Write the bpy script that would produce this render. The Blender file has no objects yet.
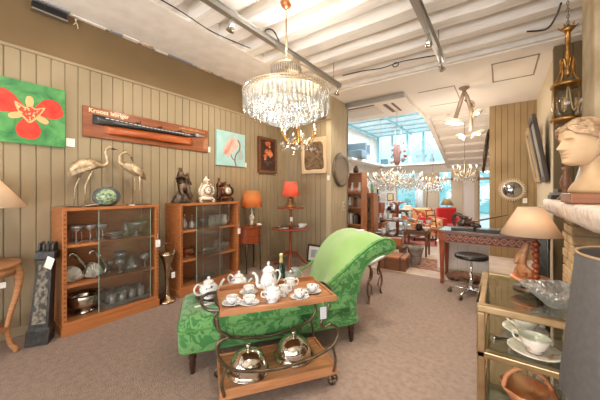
import bpy, bmesh, math, random
from mathutils import Vector, Matrix
random.seed(11)
PI = math.pi
SC = bpy.context.scene
COL = SC.collection

# ------------------------------------------------------------------ camera frame (metres; +Y runs along the left wall)
FOC, CX, HY, EYE = 276.0, 300.0, 191.5, 1.35
TH = math.atan(200 / 276)
SN, CS = math.sin(TH), math.cos(TH)

def at(px, py, d):
    a = (px - CX) / FOC
    return Vector(((-SN + CS * a) * d, (CS + SN * a) * d, EYE - (py - HY) * d / FOC))

cam = bpy.data.cameras.new('camera')
cam.sensor_width = 36
cam.lens = 36 * FOC / 600
cam.shift_y = -(200 - HY) / 600
cam.clip_start = 0.02
camo = bpy.data.objects.new('camera', cam)
camo.location = (0, 0, EYE)
camo.rotation_euler = (PI / 2, 0, TH)
COL.objects.link(camo)
SC.camera = camo

# ------------------------------------------------------------------ materials
def lin(c):
    r = []
    for x in c:
        x = x / 255
        r.append(x / 12.92 if x <= .04045 else ((x + .055) / 1.055) ** 2.4)
    return (*r, 1)

MATS = {}
def newmat(name):
    m = bpy.data.materials.new(name)
    m.use_nodes = True
    nt = m.node_tree
    b = nt.nodes['Principled BSDF']
    return m, nt, b, nt.nodes, nt.links

def mat(name, col, rough=.5, metal=0, col2=None, scale=6, bump=0, bscale=60, spec=.5, emit=None, estr=0, coat=0, sheen=0, detail=4, stretch=None, lo=.35, hi=.65, trans=0, subsurf=0):
    if name in MATS:
        return MATS[name]
    m, nt, b, N, L = newmat(name)
    b.inputs['Base Color'].default_value = lin(col)
    b.inputs['Roughness'].default_value = rough
    b.inputs['Metallic'].default_value = metal
    b.inputs['Specular IOR Level'].default_value = spec
    b.inputs['Coat Weight'].default_value = coat
    b.inputs['Sheen Weight'].default_value = sheen
    b.inputs['Transmission Weight'].default_value = trans
    if emit:
        b.inputs['Emission Color'].default_value = lin(emit)
        b.inputs['Emission Strength'].default_value = estr
    tc = N.new('ShaderNodeTexCoord')
    src = tc.outputs['Object']
    if stretch:
        mp = N.new('ShaderNodeMapping')
        mp.inputs['Scale'].default_value = stretch
        L.new(src, mp.inputs['Vector'])
        src = mp.outputs['Vector']
    if col2:
        n = N.new('ShaderNodeTexNoise')
        n.inputs['Scale'].default_value = scale
        n.inputs['Detail'].default_value = detail
        L.new(src, n.inputs['Vector'])
        r = N.new('ShaderNodeValToRGB')
        r.color_ramp.elements[0].position = lo
        r.color_ramp.elements[1].position = hi
        r.color_ramp.elements[0].color = lin(col)
        r.color_ramp.elements[1].color = lin(col2)
        L.new(n.outputs['Fac'], r.inputs['Fac'])
        L.new(r.outputs['Color'], b.inputs['Base Color'])
    if bump:
        n2 = N.new('ShaderNodeTexNoise')
        n2.inputs['Scale'].default_value = bscale
        n2.inputs['Detail'].default_value = 3
        L.new(src, n2.inputs['Vector'])
        bp = N.new('ShaderNodeBump')
        bp.inputs['Strength'].default_value = bump
        bp.inputs['Distance'].default_value = .01
        L.new(n2.outputs['Fac'], bp.inputs['Height'])
        L.new(bp.outputs['Normal'], b.inputs['Normal'])
    MATS[name] = m
    return m

def wood(name, c1, c2, rough=.35, stretch=(3, 3, 30), scale=2.5, coat=.15):
    """long grain: noise squeezed along one axis"""
    return mat(name, c1, rough, col2=c2, scale=scale, stretch=stretch, detail=6, coat=coat, lo=.3, hi=.7, bump=.08, bscale=6)

def glass(name, tint=(255, 255, 255), base=.06, rough=.02, body=None, bodyfac=0, pane=False):
    """thin clear glass: mostly see-through, mirror-like towards grazing angles, optionally a little milky body"""
    if name in MATS:
        return MATS[name]
    m, nt, b, N, L = newmat(name)
    N.remove(b)
    out = N['Material Output']
    tr = N.new('ShaderNodeBsdfTransparent')
    tr.inputs['Color'].default_value = lin(tint)
    gl = N.new('ShaderNodeBsdfGlossy')
    gl.inputs['Roughness'].default_value = rough
    lw = N.new('ShaderNodeFresnel') if pane else N.new('ShaderNodeLayerWeight')
    if pane:
        lw.inputs['IOR'].default_value = 1.4
    else:
        lw.inputs['Blend'].default_value = .35
    mr = N.new('ShaderNodeMapRange')
    mr.inputs['To Min'].default_value = base
    mr.inputs['To Max'].default_value = .8
    L.new(lw.outputs[0 if pane else 'Facing'], mr.inputs['Value'])
    mx = N.new('ShaderNodeMixShader')
    L.new(mr.outputs['Result'], mx.inputs['Fac'])
    L.new(tr.outputs[0], mx.inputs[1])
    L.new(gl.outputs[0], mx.inputs[2])
    last = mx.outputs[0]
    if body:
        df = N.new('ShaderNodeBsdfDiffuse')
        df.inputs['Color'].default_value = lin(body)
        ts = N.new('ShaderNodeBsdfTranslucent')
        ts.inputs['Color'].default_value = lin(body)
        m1 = N.new('ShaderNodeMixShader')
        m1.inputs['Fac'].default_value = .5
        L.new(df.outputs[0], m1.inputs[1]); L.new(ts.outputs[0], m1.inputs[2])
        m2 = N.new('ShaderNodeMixShader')
        m2.inputs['Fac'].default_value = bodyfac
        L.new(last, m2.inputs[1]); L.new(m1.outputs[0], m2.inputs[2])
        last = m2.outputs[0]
    L.new(last, out.inputs['Surface'])
    MATS[name] = m
    return m

def shade_mat(name, col, col2=None):
    """lamp-shade cloth: lets the bulb inside shine through"""
    if name in MATS:
        return MATS[name]
    m, nt, b, N, L = newmat(name)
    N.remove(b)
    out = N['Material Output']
    df = N.new('ShaderNodeBsdfDiffuse'); df.inputs['Color'].default_value = lin(col)
    ts = N.new('ShaderNodeBsdfTranslucent'); ts.inputs['Color'].default_value = lin(col2 or col)
    mx = N.new('ShaderNodeMixShader'); mx.inputs['Fac'].default_value = .5
    L.new(df.outputs[0], mx.inputs[1]); L.new(ts.outputs[0], mx.inputs[2])
    L.new(mx.outputs[0], out.inputs['Surface'])
    MATS[name] = m
    return m

def emis(name, col, s):
    if name in MATS:
        return MATS[name]
    m, nt, b, N, L = newmat(name)
    N.remove(b)
    e = N.new('ShaderNodeEmission')
    e.inputs['Color'].default_value = lin(col); e.inputs['Strength'].default_value = s
    L.new(e.outputs[0], N['Material Output'].inputs['Surface'])
    MATS[name] = m
    return m

def damask(name, c1, c2, scale):
    """large leafy woven pattern: two warped wave fields make scrolls and flower heads"""
    m, nt, b, N, L = newmat(name)
    tc = N.new('ShaderNodeTexCoord')
    n0 = N.new('ShaderNodeTexNoise'); n0.inputs['Scale'].default_value = scale * .6; n0.inputs['Detail'].default_value = 1
    L.new(tc.outputs['Object'], n0.inputs['Vector'])
    mixv = N.new('ShaderNodeMix'); mixv.data_type = 'VECTOR'; mixv.inputs['Factor'].default_value = .12
    L.new(tc.outputs['Object'], mixv.inputs[4]); L.new(n0.outputs['Color'], mixv.inputs[5])
    v = N.new('ShaderNodeTexVoronoi'); v.inputs['Scale'].default_value = scale; v.feature = 'F1'
    L.new(mixv.outputs[1], v.inputs['Vector'])
    n1 = N.new('ShaderNodeTexNoise'); n1.inputs['Scale'].default_value = scale * 1.5; n1.inputs['Detail'].default_value = 3
    n1.inputs['Distortion'].default_value = 1.6
    L.new(mixv.outputs[1], n1.inputs['Vector'])
    ad = N.new('ShaderNodeMath'); ad.operation = 'MULTIPLY_ADD'; ad.inputs[1].default_value = -.35
    L.new(v.outputs['Distance'], ad.inputs[0]); L.new(n1.outputs['Fac'], ad.inputs[2])
    r = N.new('ShaderNodeMapRange'); r.inputs['From Min'].default_value = .30; r.inputs['From Max'].default_value = .36
    L.new(ad.outputs[0], r.inputs['Value'])
    mc = N.new('ShaderNodeMix'); mc.data_type = 'RGBA'
    mc.inputs[6].default_value = lin(c1); mc.inputs[7].default_value = lin(c2)
    L.new(r.outputs['Result'], mc.inputs['Factor'])
    L.new(mc.outputs[2], b.inputs['Base Color'])
    b.inputs['Roughness'].default_value = .75
    b.inputs['Sheen Weight'].default_value = .3
    bp = N.new('ShaderNodeBump'); bp.inputs['Strength'].default_value = .25; bp.inputs['Distance'].default_value = .01
    L.new(r.outputs['Result'], bp.inputs['Height']); L.new(bp.outputs['Normal'], b.inputs['Normal'])
    MATS[name] = m
    return m

def blotch(name, cols, scale, rough=.6, bump=0):
    """painted canvas: several colours laid over warped noise"""
    if name in MATS:
        return MATS[name]
    m, nt, b, N, L = newmat(name)
    tc = N.new('ShaderNodeTexCoord')
    n = N.new('ShaderNodeTexNoise'); n.inputs['Scale'].default_value = scale; n.inputs['Detail'].default_value = 4
    n.inputs['Distortion'].default_value = 1.2
    L.new(tc.outputs['Object'], n.inputs['Vector'])
    r = N.new('ShaderNodeValToRGB')
    e = r.color_ramp.elements
    k = len(cols)
    for i, c in enumerate(cols):
        p = .3 + .4 * i / (k - 1)
        el = e[0] if i == 0 else (e[1] if i == k - 1 else e.new(p))
        el.position = p
        el.color = lin(c)
    # order after insertion can change: reassign
    for el, (i, c) in zip(sorted(e, key=lambda q: q.position), enumerate(cols)):
        el.color = lin(c)
    L.new(n.outputs['Fac'], r.inputs['Fac']); L.new(r.outputs['Color'], b.inputs['Base Color'])
    b.inputs['Roughness'].default_value = rough
    if bump:
        bp = N.new('ShaderNodeBump'); bp.inputs['Strength'].default_value = bump; bp.inputs['Distance'].default_value = .01
        L.new(n.outputs['Fac'], bp.inputs['Height']); L.new(bp.outputs['Normal'], b.inputs['Normal'])
    MATS[name] = m
    return m

# ------------------------------------------------------------------ mesh builder
class MB:
    def __init__(s):
        s.v = []; s.f = []; s.sm = []; s.mi = []; s.T = Matrix()

    def add(s, vs, fs, sm=False, mi=0):
        o = len(s.v)
        s.v += [s.T @ Vector(p) for p in vs]
        s.f += [[i + o for i in f] for f in fs]
        s.sm += [sm] * len(fs); s.mi += [mi] * len(fs)
        return s

    def bx(s, x0, x1, y0, y1, z0, z1, mi=0):
        vs = [(x, y, z) for x in (x0, x1) for y in (y0, y1) for z in (z0, z1)]
        return s.add(vs, [(0, 1, 3, 2), (4, 6, 7, 5), (0, 4, 5, 1), (2, 3, 7, 6), (0, 2, 6, 4), (1, 5, 7, 3)], False, mi)

    def box(s, c, d, rot=None, mi=0):
        t = s.T
        s.T = t @ Matrix.Translation(c) @ (rot if rot else Matrix())
        s.bx(-d[0] / 2, d[0] / 2, -d[1] / 2, d[1] / 2, -d[2] / 2, d[2] / 2, mi)
        s.T = t
        return s

    def lathe(s, prof, c=(0, 0, 0), n=20, mi=0, sm=True, sx=1, sy=1, a0=0, a1=2 * PI, wob=None):
        full = abs(a1 - a0 - 2 * PI) < 1e-6
        k = n if full else n + 1
        vs, fs = [], []
        for (r, z) in prof:
            for i in range(k):
                a = a0 + (a1 - a0) * i / n
                rr = r * (wob(a, z) if wob else 1)
                vs.append((c[0] + sx * rr * math.cos(a), c[1] + sy * rr * math.sin(a), c[2] + z))
        for j in range(len(prof) - 1):
            for i in range(n):
                i2 = (i + 1) % k
                fs.append((j * k + i, j * k + i2, (j + 1) * k + i2, (j + 1) * k + i))
        s.add(vs, fs, sm, mi)
        if full:
            for j, flip in ((0, True), (len(prof) - 1, False)):
                if prof[j][0] > 1e-4:
                    s.add(vs[j * k:(j + 1) * k], [list(range(k))[::-1] if flip else list(range(k))], False, mi)
        return s

    def tube(s, pts, r, n=8, closed=False, mi=0, cap=True, flat=1.0):
        pts = [Vector(p) for p in pts]
        m = len(pts)
        rs = r if isinstance(r, (list, tuple)) else [r] * m
        tan = []
        for i in range(m):
            a = pts[(i - 1) % m] if (closed or i) else pts[i]
            b = pts[(i + 1) % m] if (closed or i < m - 1) else pts[i]
            t = (b - a)
            tan.append(t.normalized() if t.length > 1e-9 else Vector((0, 0, 1)))
        u = tan[0].orthogonal().normalized()
        if abs(tan[0].z) < .9:
            u = (Vector((0, 0, 1)) - tan[0] * tan[0].z).normalized()
        vs, fs = [], []
        for i in range(m):
            u = (u - tan[i] * u.dot(tan[i]))
            u = u.normalized() if u.length > 1e-6 else tan[i].orthogonal().normalized()
            w = tan[i].cross(u)
            for q in range(n):
                a = 2 * PI * q / n
                vs.append(pts[i] + u * (rs[i] * math.cos(a)) + w * (rs[i] * flat * math.sin(a)))
        mm = m if closed else m - 1
        for i in range(mm):
            j = (i + 1) % m
            for q in range(n):
                q2 = (q + 1) % n
                fs.append((i * n + q, i * n + q2, j * n + q2, j * n + q))
        if cap and not closed:
            fs.append(tuple(range(n))[::-1]); fs.append(tuple((m - 1) * n + q for q in range(n)))
        return s.add(vs, fs, True, mi)

    def ball(s, c, r, n=12, m=8, mi=0):
        if not isinstance(r, (tuple, list)):
            r = (r, r, r)
        vs, fs = [], []
        for j in range(m + 1):
            p = PI * j / m
            for i in range(n):
                a = 2 * PI * i / n
                vs.append((c[0] + r[0] * math.sin(p) * math.cos(a), c[1] + r[1] * math.sin(p) * math.sin(a), c[2] + r[2] * math.cos(p)))
        for j in range(m):
            for i in range(n):
                i2 = (i + 1) % n
                if j == 0:
                    fs.append((j * n + i, (j + 1) * n + i, (j + 1) * n + i2))
                elif j == m - 1:
                    fs.append((j * n + i, (j + 1) * n + i, j * n + i2))
                else:
                    fs.append((j * n + i, (j + 1) * n + i, (j + 1) * n + i2, j * n + i2))
        return s.add(vs, fs, True, mi)

    def prism(s, poly, a, b, ax='z', mi=0, sm=False):
        k = len(poly)
        def P(u, v, h):
            return (u, v, h) if ax == 'z' else ((u, h, v) if ax == 'y' else (h, u, v))
        vs = [P(u, v, a) for u, v in poly] + [P(u, v, b) for u, v in poly]
        s.add(vs, [(i, (i + 1) % k, (i + 1) % k + k, i + k) for i in range(k)], sm, mi)
        s.add(vs, [list(range(k))[::-1], list(range(k, 2 * k))], False, mi)
        return s

    def loft(s, rings, closed=True, cap=True, mi=0, sm=True):
        k = len(rings[0])
        vs = [p for r in rings for p in r]
        fs = []
        for j in range(len(rings) - 1):
            for i in range(k if closed else k - 1):
                i2 = (i + 1) % k
                fs.append((j * k + i, j * k + i2, (j + 1) * k + i2, (j + 1) * k + i))
        s.add(vs, fs, sm, mi)
        if cap and closed:
            s.add(rings[0], [list(range(k))[::-1]], False, mi)
            s.add(rings[-1], [list(range(k))], False, mi)
        return s

    def build(s, name, m, parent=None, loc=(0, 0, 0), rz=0, bev=0, rot=None, seg=2):
        me = bpy.data.meshes.new(name)
        me.from_pydata([tuple(p) for p in s.v], [], s.f)
        for mm in (m if isinstance(m, (list, tuple)) else [m]):
            me.materials.append(mm)
        me.polygons.foreach_set('use_smooth', s.sm)
        me.polygons.foreach_set('material_index', s.mi)
        bm = bmesh.new(); bm.from_mesh(me)
        bmesh.ops.remove_doubles(bm, verts=bm.verts, dist=1e-5)
        bmesh.ops.recalc_face_normals(bm, faces=bm.faces)
        bm.to_mesh(me); bm.free()
        o = bpy.data.objects.new(name, me)
        COL.objects.link(o)
        o.location = loc
        o.rotation_euler = rot if rot else (0, 0, rz)
        if parent:
            o.parent = parent
        if bev:
            md = o.modifiers.new('bevel', 'BEVEL'); md.width = bev; md.segments = seg; md.limit_method = 'ANGLE'; md.angle_limit = .6
        return o

def skin(name, verts, edges, radii, m, parent=None, sub=2, loc=(0, 0, 0), rz=0):
    me = bpy.data.meshes.new(name)
    me.from_pydata(verts, edges, [])
    o = bpy.data.objects.new(name, me)
    COL.objects.link(o)
    o.location = loc; o.rotation_euler = (0, 0, rz)
    if parent:
        o.parent = parent
    sk = o.modifiers.new('skin', 'SKIN')
    sk.use_smooth_shade = True
    for i, r in enumerate(radii):
        me.skin_vertices[0].data[i].radius = (r, r)
    me.skin_vertices[0].data[0].use_root = True
    sb = o.modifiers.new('sub', 'SUBSURF'); sb.levels = sub; sb.render_levels = sub
    me.materials.append(m)
    return o

def thing(name, label, cat, loc=(0, 0, 0), rz=0, group=None, rot=None):
    o = bpy.data.objects.new(name, None)
    COL.objects.link(o)
    o.empty_display_size = .05
    o.location = loc; o.rotation_euler = rot if rot else (0, 0, rz)
    o['label'] = label; o['category'] = cat
    if group:
        o['group'] = group
    return o

def tag(o, label, cat, group=None):
    o['label'] = label; o['category'] = cat
    if group:
        o['group'] = group
    return o

def struct(o):
    o['kind'] = 'structure'
    return o

def stuff(o):
    o['kind'] = 'stuff'
    return o

def dup(root, loc, rz=None, label=None, group=None, scale=None):
    def cp(o, par):
        c = o.copy(); COL.objects.link(c)
        if par:
            c.parent = par
        for ch in o.children:
            cp(ch, c)
        return c
    r = cp(root, None)
    r.location = loc
    if rz is not None:
        r.rotation_euler = (0, 0, rz)
    if label:
        r['label'] = label
    if group:
        r['group'] = group
    if scale:
        r.scale = (scale,) * 3
    return r

def RZ(a): return Matrix.Rotation(a, 4, 'Z')
def RX(a): return Matrix.Rotation(a, 4, 'X')
def RY(a): return Matrix.Rotation(a, 4, 'Y')
def TR(x, y, z): return Matrix.Translation((x, y, z))

def spl(pts, n=6, closed=False):
    """Catmull-Rom curve through points"""
    P = [Vector(p) for p in pts]
    m = len(P); out = []
    rng = m if closed else m - 1
    for i in range(rng):
        p0 = P[(i - 1) % m] if (closed or i) else P[i]
        p1 = P[i]; p2 = P[(i + 1) % m]
        p3 = P[(i + 2) % m] if (closed or i < m - 2) else P[(i + 1) % m]
        for k in range(n):
            t = k / n
            out.append(.5 * ((2 * p1) + (p2 - p0) * t + (2 * p0 - 5 * p1 + 4 * p2 - p3) * t * t + (3 * p1 - p0 - 3 * p2 + p3) * t ** 3))
    if not closed:
        out.append(P[-1])
    return out

def spl2(pts, n=6, closed=False):
    return [(p.x, p.y) for p in spl([(a, b, 0) for a, b in pts], n, closed)]

def text_mesh(name, body, size, m, parent, loc, rot, ext=.002):
    cu = bpy.data.curves.new(name, 'FONT')
    cu.body = body; cu.size = size; cu.extrude = ext; cu.offset = size * .022
    tmp = bpy.data.objects.new('tmp', cu)
    COL.objects.link(tmp)
    dg = bpy.context.evaluated_depsgraph_get()
    me = bpy.data.meshes.new_from_object(tmp.evaluated_get(dg))
    bpy.data.objects.remove(tmp)
    o = bpy.data.objects.new(name, me)
    COL.objects.link(o)
    me.materials.clear(); me.materials.append(m)
    o.parent = parent; o.location = loc; o.rotation_euler = rot
    return o

def lamp_light(name, loc, power, col=(255, 200, 140), r=.04, typ='POINT', rot=None, size=None, spot=None):
    l = bpy.data.lights.new(name, typ)
    l.energy = power
    l.color = lin(col)[:3]
    if typ == 'POINT':
        l.shadow_soft_size = r
    if typ == 'SPOT':
        l.shadow_soft_size = r; l.spot_size = spot or 1.2; l.spot_blend = .6
    if typ == 'AREA':
        l.shape = 'RECTANGLE'; l.size = size[0]; l.size_y = size[1]
    o = bpy.data.objects.new(name, l)
    COL.objects.link(o)
    o.location = loc
    if rot:
        o.rotation_euler = rot
    return o

# palette
M_tan = mat('tan_paint', (152, 136, 108), .75, col2=(158, 142, 114), scale=3)
M_plaster = mat('brown_plaster', (120, 98, 66), .8, col2=(126, 104, 72), scale=2)
M_white = mat('white_paint', (238, 234, 228), .7, col2=(226, 220, 212), scale=5, bump=.1, bscale=30)
M_beam = mat('beam_paint', (240, 236, 230), .75, col2=(224, 214, 202), scale=4, stretch=(.6, 5, 5), bump=.25, bscale=14, lo=.45, hi=.8)
M_flat = mat('ceiling_white', (236, 231, 224), .8)
M_patch = mat('patchy_filler', (214, 186, 156), .8, col2=(150, 150, 150), scale=5, lo=.46, hi=.54)
M_stone = mat('cream_stone', (196, 178, 146), .85, col2=(168, 148, 114), scale=5, bump=.3, bscale=25)
M_steel = mat('galvanised_steel', (176, 176, 172), .4, 1)
M_chrome = mat('chrome', (226, 226, 226), .12, 1)
M_silver = mat('silver', (216, 212, 202), .2, 1, col2=(180, 172, 158), scale=20)
M_brass = mat('brass', (202, 180, 142), .3, 1, col2=(176, 150, 112), scale=10)
M_gold = mat('gilt', (206, 158, 88), .35, .9, col2=(150, 104, 52), scale=25)
M_bronze = mat('bronze', (104, 84, 66), .38, .7, col2=(52, 40, 34), scale=18)
M_iron = mat('dark_iron', (72, 62, 52), .5, .7, col2=(100, 86, 70), scale=30)
M_black = mat('black', (22, 21, 21), .4)
M_blackwood = mat('black_wood', (34, 32, 31), .45, col2=(60, 58, 56), scale=20)
M_oak = wood('honey_wood', (156, 92, 50), (186, 120, 70))
M_oakx = wood('honey_wood_lengthwise', (158, 94, 52), (188, 122, 72), stretch=(3, .6, 20))
M_oakdark = wood('inner_wood', (164, 104, 66), (184, 124, 82))
M_red = wood('mahogany', (120, 52, 28), (160, 78, 40), .3, stretch=(8, 8, 2))
M_walnut = wood('walnut', (92, 58, 38), (126, 82, 52), .4)
M_teak = wood('tray_wood', (150, 98, 62), (190, 138, 96), .35, stretch=(1.5, 14, 14))
M_lightwood = wood('pale_carved_wood', (158, 106, 66), (186, 134, 90), .45)
M_darkleg = mat('dark_turned_wood', (52, 30, 22), .35, coat=.3)
M_porc = mat('porcelain', (218, 219, 218), .2, coat=.3)
M_porcdec = mat('decorated_porcelain', (218, 219, 218), .2, col2=(96, 92, 104), scale=38, lo=.60, hi=.66, coat=.4)
M_marble = mat('white_marble', (232, 230, 226), .25, col2=(204, 204, 206), scale=6)
M_paper = mat('white_card', (238, 236, 230), .7)
M_glass = glass('clear_pane', (244, 248, 248), .03, pane=True)
M_veilglass = glass('cabinet_pane', (249, 251, 249), .02, .05, (196, 198, 190), .06, pane=True)  # faint grey body paints in a veil of room reflections
M_crystal = glass('cut_crystal', (246, 248, 248), .25, .06, (240, 240, 238), .24)
M_glassware = glass('glassware', (244, 248, 248), .28, .05, (240, 244, 244), .26)
M_bulb = emis('warm_bulb', (255, 226, 180), 7)
M_carpet = mat('carpet', (151, 131, 120), .95, col2=(166, 146, 133), scale=24, bump=.8, bscale=110, detail=10, spec=.1)
M_copper = mat('terracotta_glaze', (196, 116, 72), .35, col2=(222, 160, 116), scale=12)
M_redfab = mat('red_velvet', (196, 30, 28), .8, sheen=.4)
M_cream = mat('cream_plaster', (206, 176, 140), .6, col2=(188, 156, 118), scale=6)
# ================================================================== THE SETTING
def board_wall(name, axis, c, u0, u1, z0, z1, face, m, pitch=.109, gw=.011, gd=.012, thick=.1, off=0.0):
    """vertical boarding with real grooves; axis 'y' = wall in the plane X=c running along Y, 'x' = plane Y=c running along X"""
    mb = MB()
    prof = []
    u = u0
    g = u0 + pitch * (1 - off)
    prof.append((u0, 0))
    while g < u1 - .02:
        prof += [(g - gw / 2, 0), (g - gw / 4, -gd), (g + gw / 4, -gd), (g + gw / 2, 0)]
        g += pitch
    prof.append((u1, 0))
    prof += [(u1, -thick), (u0, -thick)]
    if axis == 'y':
        poly = [(c + face * n, u) for u, n in prof]
    else:
        poly = [(u, c + face * n) for u, n in prof]
    k = len(poly)
    vs = [(x, y, z0) for x, y in poly] + [(x, y, z1) for x, y in poly]
    mb.add(vs, [(i, (i + 1) % k, (i + 1) % k + k, i + k) for i in range(k)])
    return struct(mb.build(name, m))

def plain(name, x0, x1, y0, y1, z0, z1, m, bev=0):
    return struct(MB().bx(x0, x1, y0, y1, z0, z1).build(name, m, bev=bev))

XL, YB = -3.65, 4.5
YK_ = 10.5
plain('floor', -3.75, 2.0, -2.9, 4.72, -.1, 0, M_carpet)
M_backfloor = mat('pale_floor', (206, 186, 170), .7, col2=(190, 168, 152), scale=5, bump=.2, bscale=80)
plain('floor_back', -5.1, 2.0, 4.72, 10.6, -.1, 0, M_backfloor)

board_wall('wall_left', 'y', XL, -2.8, YB, 0, 2.69, 1, M_tan, off=.19)
plain('wall_left_upper', XL - .1, XL, -2.8, YB, 2.69, 3.4, M_plaster)
plain('trim_1', XL, XL + .018, -2.8, YB, 2.68, 2.71, M_tan, .004)
plain('baseboard_left', XL, XL + .015, -2.8, YB, 0, .09, M_tan, .004)
board_wall('wall_back', 'x', YB, XL, -2.652, 0, 2.69, -1, M_tan)
plain('wall_back_upper', XL, -2.652, YB, YB + .1, 2.69, 3.4, M_plaster)
plain('trim_2', XL, -2.55, YB - .018, YB, 2.68, 2.71, M_tan, .004)
plain('baseboard_back', XL, -2.55, YB - .015, YB, 0, .09, M_tan, .004)
M_tan2 = mat('pale_tan_paint', (190, 174, 144), .75, col2=(182, 166, 136), scale=3)
board_wall('wall_return', 'y', -2.55, YB, 5.22, 0, 3.3, 1, M_tan2, pitch=.1)
M_tan3 = mat('ochre_tan_paint', (158, 134, 96), .75, col2=(150, 126, 90), scale=3)
board_wall('wall_far', 'x', 7.05, -.18, .6, 0, 3.3, -1, M_tan3, pitch=.103)
plain('wall_far_side', -.18, -.1, 7.15, 10.5, 0, 3.3, M_tan3)
M_beige = mat('beige_paint', (206, 190, 162), .8)
plain('wall_right_back', .58, .68, 4.7, 7.1, 0, 3.3, M_beige)
M_olive = mat('olive_tan_paint', (124, 106, 76), .75, col2=(116, 98, 70), scale=3)
board_wall('wall_right_corner', 'x', 4.6, .54, 1.4, 0, 3.36, -1, M_olive, pitch=.085)
plain('wall_right', 1.3, 1.4, -2.8, 4.6, 0, 3.4, M_beige)
plain('wall_near', -3.75, 1.4, -2.9, -2.8, 0, 3.4, M_white)

# boarded ceiling carried by painted beams
c_ = MB()
for i in range(26):
    c_.bx(-2.75 + i * .165, -2.75 + i * .165 + .157, -2.9, 4.5, 3.372, 3.42)
struct(c_.build('ceiling', M_beam))
plain('ceiling_backing', -3.75, 1.5, -2.9, 4.5, 3.42, 3.46, M_white)
rb = random.Random(4)
yb = 4.22
while yb > -2.6:
    w = .2 + rb.uniform(-.025, .03)
    b = MB()
    n = 14
    rings = []
    for i in range(n + 1):
        x = -2.74 + (1.36 + 2.74) * i / n
        dz = rb.uniform(-.006, .006); dy = rb.uniform(-.006, .006)
        y0, y1 = yb - w / 2 + dy, yb + w / 2 + dy
        z0 = 3.2 + dz
        rings.append([(x, y0, 3.372), (x, y0, z0 + .025), (x, y0 + .02, z0), (x, y1 - .02, z0), (x, y1, z0 + .025), (x, y1, 3.372)])
    b.loft(rings, sm=False)
    struct(b.build('ceiling_beam', M_beam))
    yb -= .4
# boxed-in soffit along the left wall with patches of bare filler where it meets the wall
plain('ceiling_soffit', -3.65, -2.74, -2.9, 4.5, 3.2, 3.42, M_white, .01)
pt = MB()
y = -1.0
rp = random.Random(9)
while y < 4.4:
    l = rp.uniform(.12, .38)
    pt.bx(-3.65, -3.65 + rp.uniform(.03, .075), y, y + l, 3.188, 3.215, mi=rp.choice([0, 1, 1, 2]))
    y += l + rp.uniform(-.02, .05)
struct(pt.build('trim_3', [M_white, M_patch, mat('grey_filler', (150, 152, 154), .8)]))
cr = MB()
cr.tube(spl([(-2.62, .6, 3.195), (-2.66, 1.0, 3.196), (-2.64, 1.5, 3.194), (-2.69, 2.0, 3.196), (-2.60, 2.5, 3.192)], 5), .006, 6)
tag(cr.build('cable', M_black), 'thin black cable sagging along the white soffit edge over the bookcases', 'cable')

# lower plaster ceiling over the passage, with the stairwell-like opening to the glass roof
plain('ceiling_passage', -1.42, 1.4, 4.42, 7.1, 3.14, 3.3, M_flat)
plain('ceiling_passage_left', -2.56, -1.42, 4.42, 5.16, 3.14, 3.3, M_flat)
plain('trim_4', -2.74, 1.4, 4.36, 4.44, 3.16, 3.42, M_white, .01)
hb = MB()
for x0, x1, y0, y1 in ((-.1, .42, 4.72, 4.735), (-.1, .42, 5.5, 5.515), (-.1, -.085, 4.72, 5.515), (.405, .42, 4.72, 5.515)):
    hb.bx(x0, x1, y0, y1, 3.132, 3.142)
struct(hb.build('trim_5', mat('shadow_gap_grey', (150, 138, 122), .8)))  # grey strips outline the ceiling access panels
hb = MB()
for x0, x1, y0, y1 in ((-1.2, -.62, 5.3, 5.312), (-.632, -.62, 5.3, 6.3), (-1.2, -.62, 6.3, 6.312)):
    hb.bx(x0, x1, y0, y1, 3.133, 3.142)
struct(hb.build('trim_6', MATS['shadow_gap_grey']))
# steel edge of the opening
M_castbar = mat('pale_blue_bars', (150, 200, 214), .5)  # the sky's cyan cast is put into the bars' colour
plain('trim_7', -1.44, -1.40, 5.16, 10.3, 3.06, 3.14, M_white, .005)
plain('trim_8', -2.56, -1.40, 5.1, 5.16, 3.05, 3.14, M_steel, .005)
# glass roof
gr = MB(); gr.bx(-5.05, -1.0, 5.16, 10.5, 3.47, 3.478)
struct(gr.build('window_1', glass('roof_pane', (248, 252, 252), .0, body=(250, 252, 252), bodyfac=.25, pane=True)))
br = MB()
for yy in (5.75, 7.35, 7.95, 8.55, 9.15, 9.75, 10.4):
    br.bx(-5.05, -1.0, yy - .025, yy + .025, 3.445, 3.47)
for xx in (-3.8, -2.6):
    br.bx(xx - .03, xx + .03, 7.2, 10.45, 3.40, 3.445)
struct(br.build('trim_9', M_castbar))
plain('wall_clerestory', -1.0, -.95, 7.1, 10.5, 3.1, 3.47, M_white)
plain('ceiling_ledge_side', -3.87, -3.40, 7.2, 9.95, 2.26, 2.33, M_white)
# back of the shop
plain('wall_back_left', -3.97, -3.87, 5.2, 10.5, 0, 3.4, M_white)
plain('wall_return_back', -5.05, -2.55, 5.16, 5.22, 0, 3.3, M_white)
sl = MB()
sl.add([(-1.36, 7.1, 3.16), (-.1, 7.1, 3.16), (-.1, 10.5, 2.16), (-1.36, 10.5, 2.16), (-1.36, 7.1, 3.24), (-.1, 7.1, 3.24), (-.1, 10.5, 2.24), (-1.36, 10.5, 2.24)],
       [(0, 1, 2, 3), (4, 7, 6, 5), (0, 4, 5, 1), (2, 6, 7, 3), (1, 5, 6, 2), (0, 3, 7, 4)])
struct(sl.build('ceiling_slope', M_beam))
for i in range(7):
    t = (i + .6) / 7
    y = 7.1 + 3.4 * t; z = 3.16 - 1.0 * t
    b = MB(); b.T = TR(-.73, y, z - .03) @ RX(-math.atan(1 / 3.4)); b.bx(-.63, .63, -.09, .09, -.03, .03)
    struct(b.build('ceiling_slope_beam', M_beam))
plain('trim_10', -1.50, -1.40, YK_ - .1, YK_, 2.3, 3.47, M_white)
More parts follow.
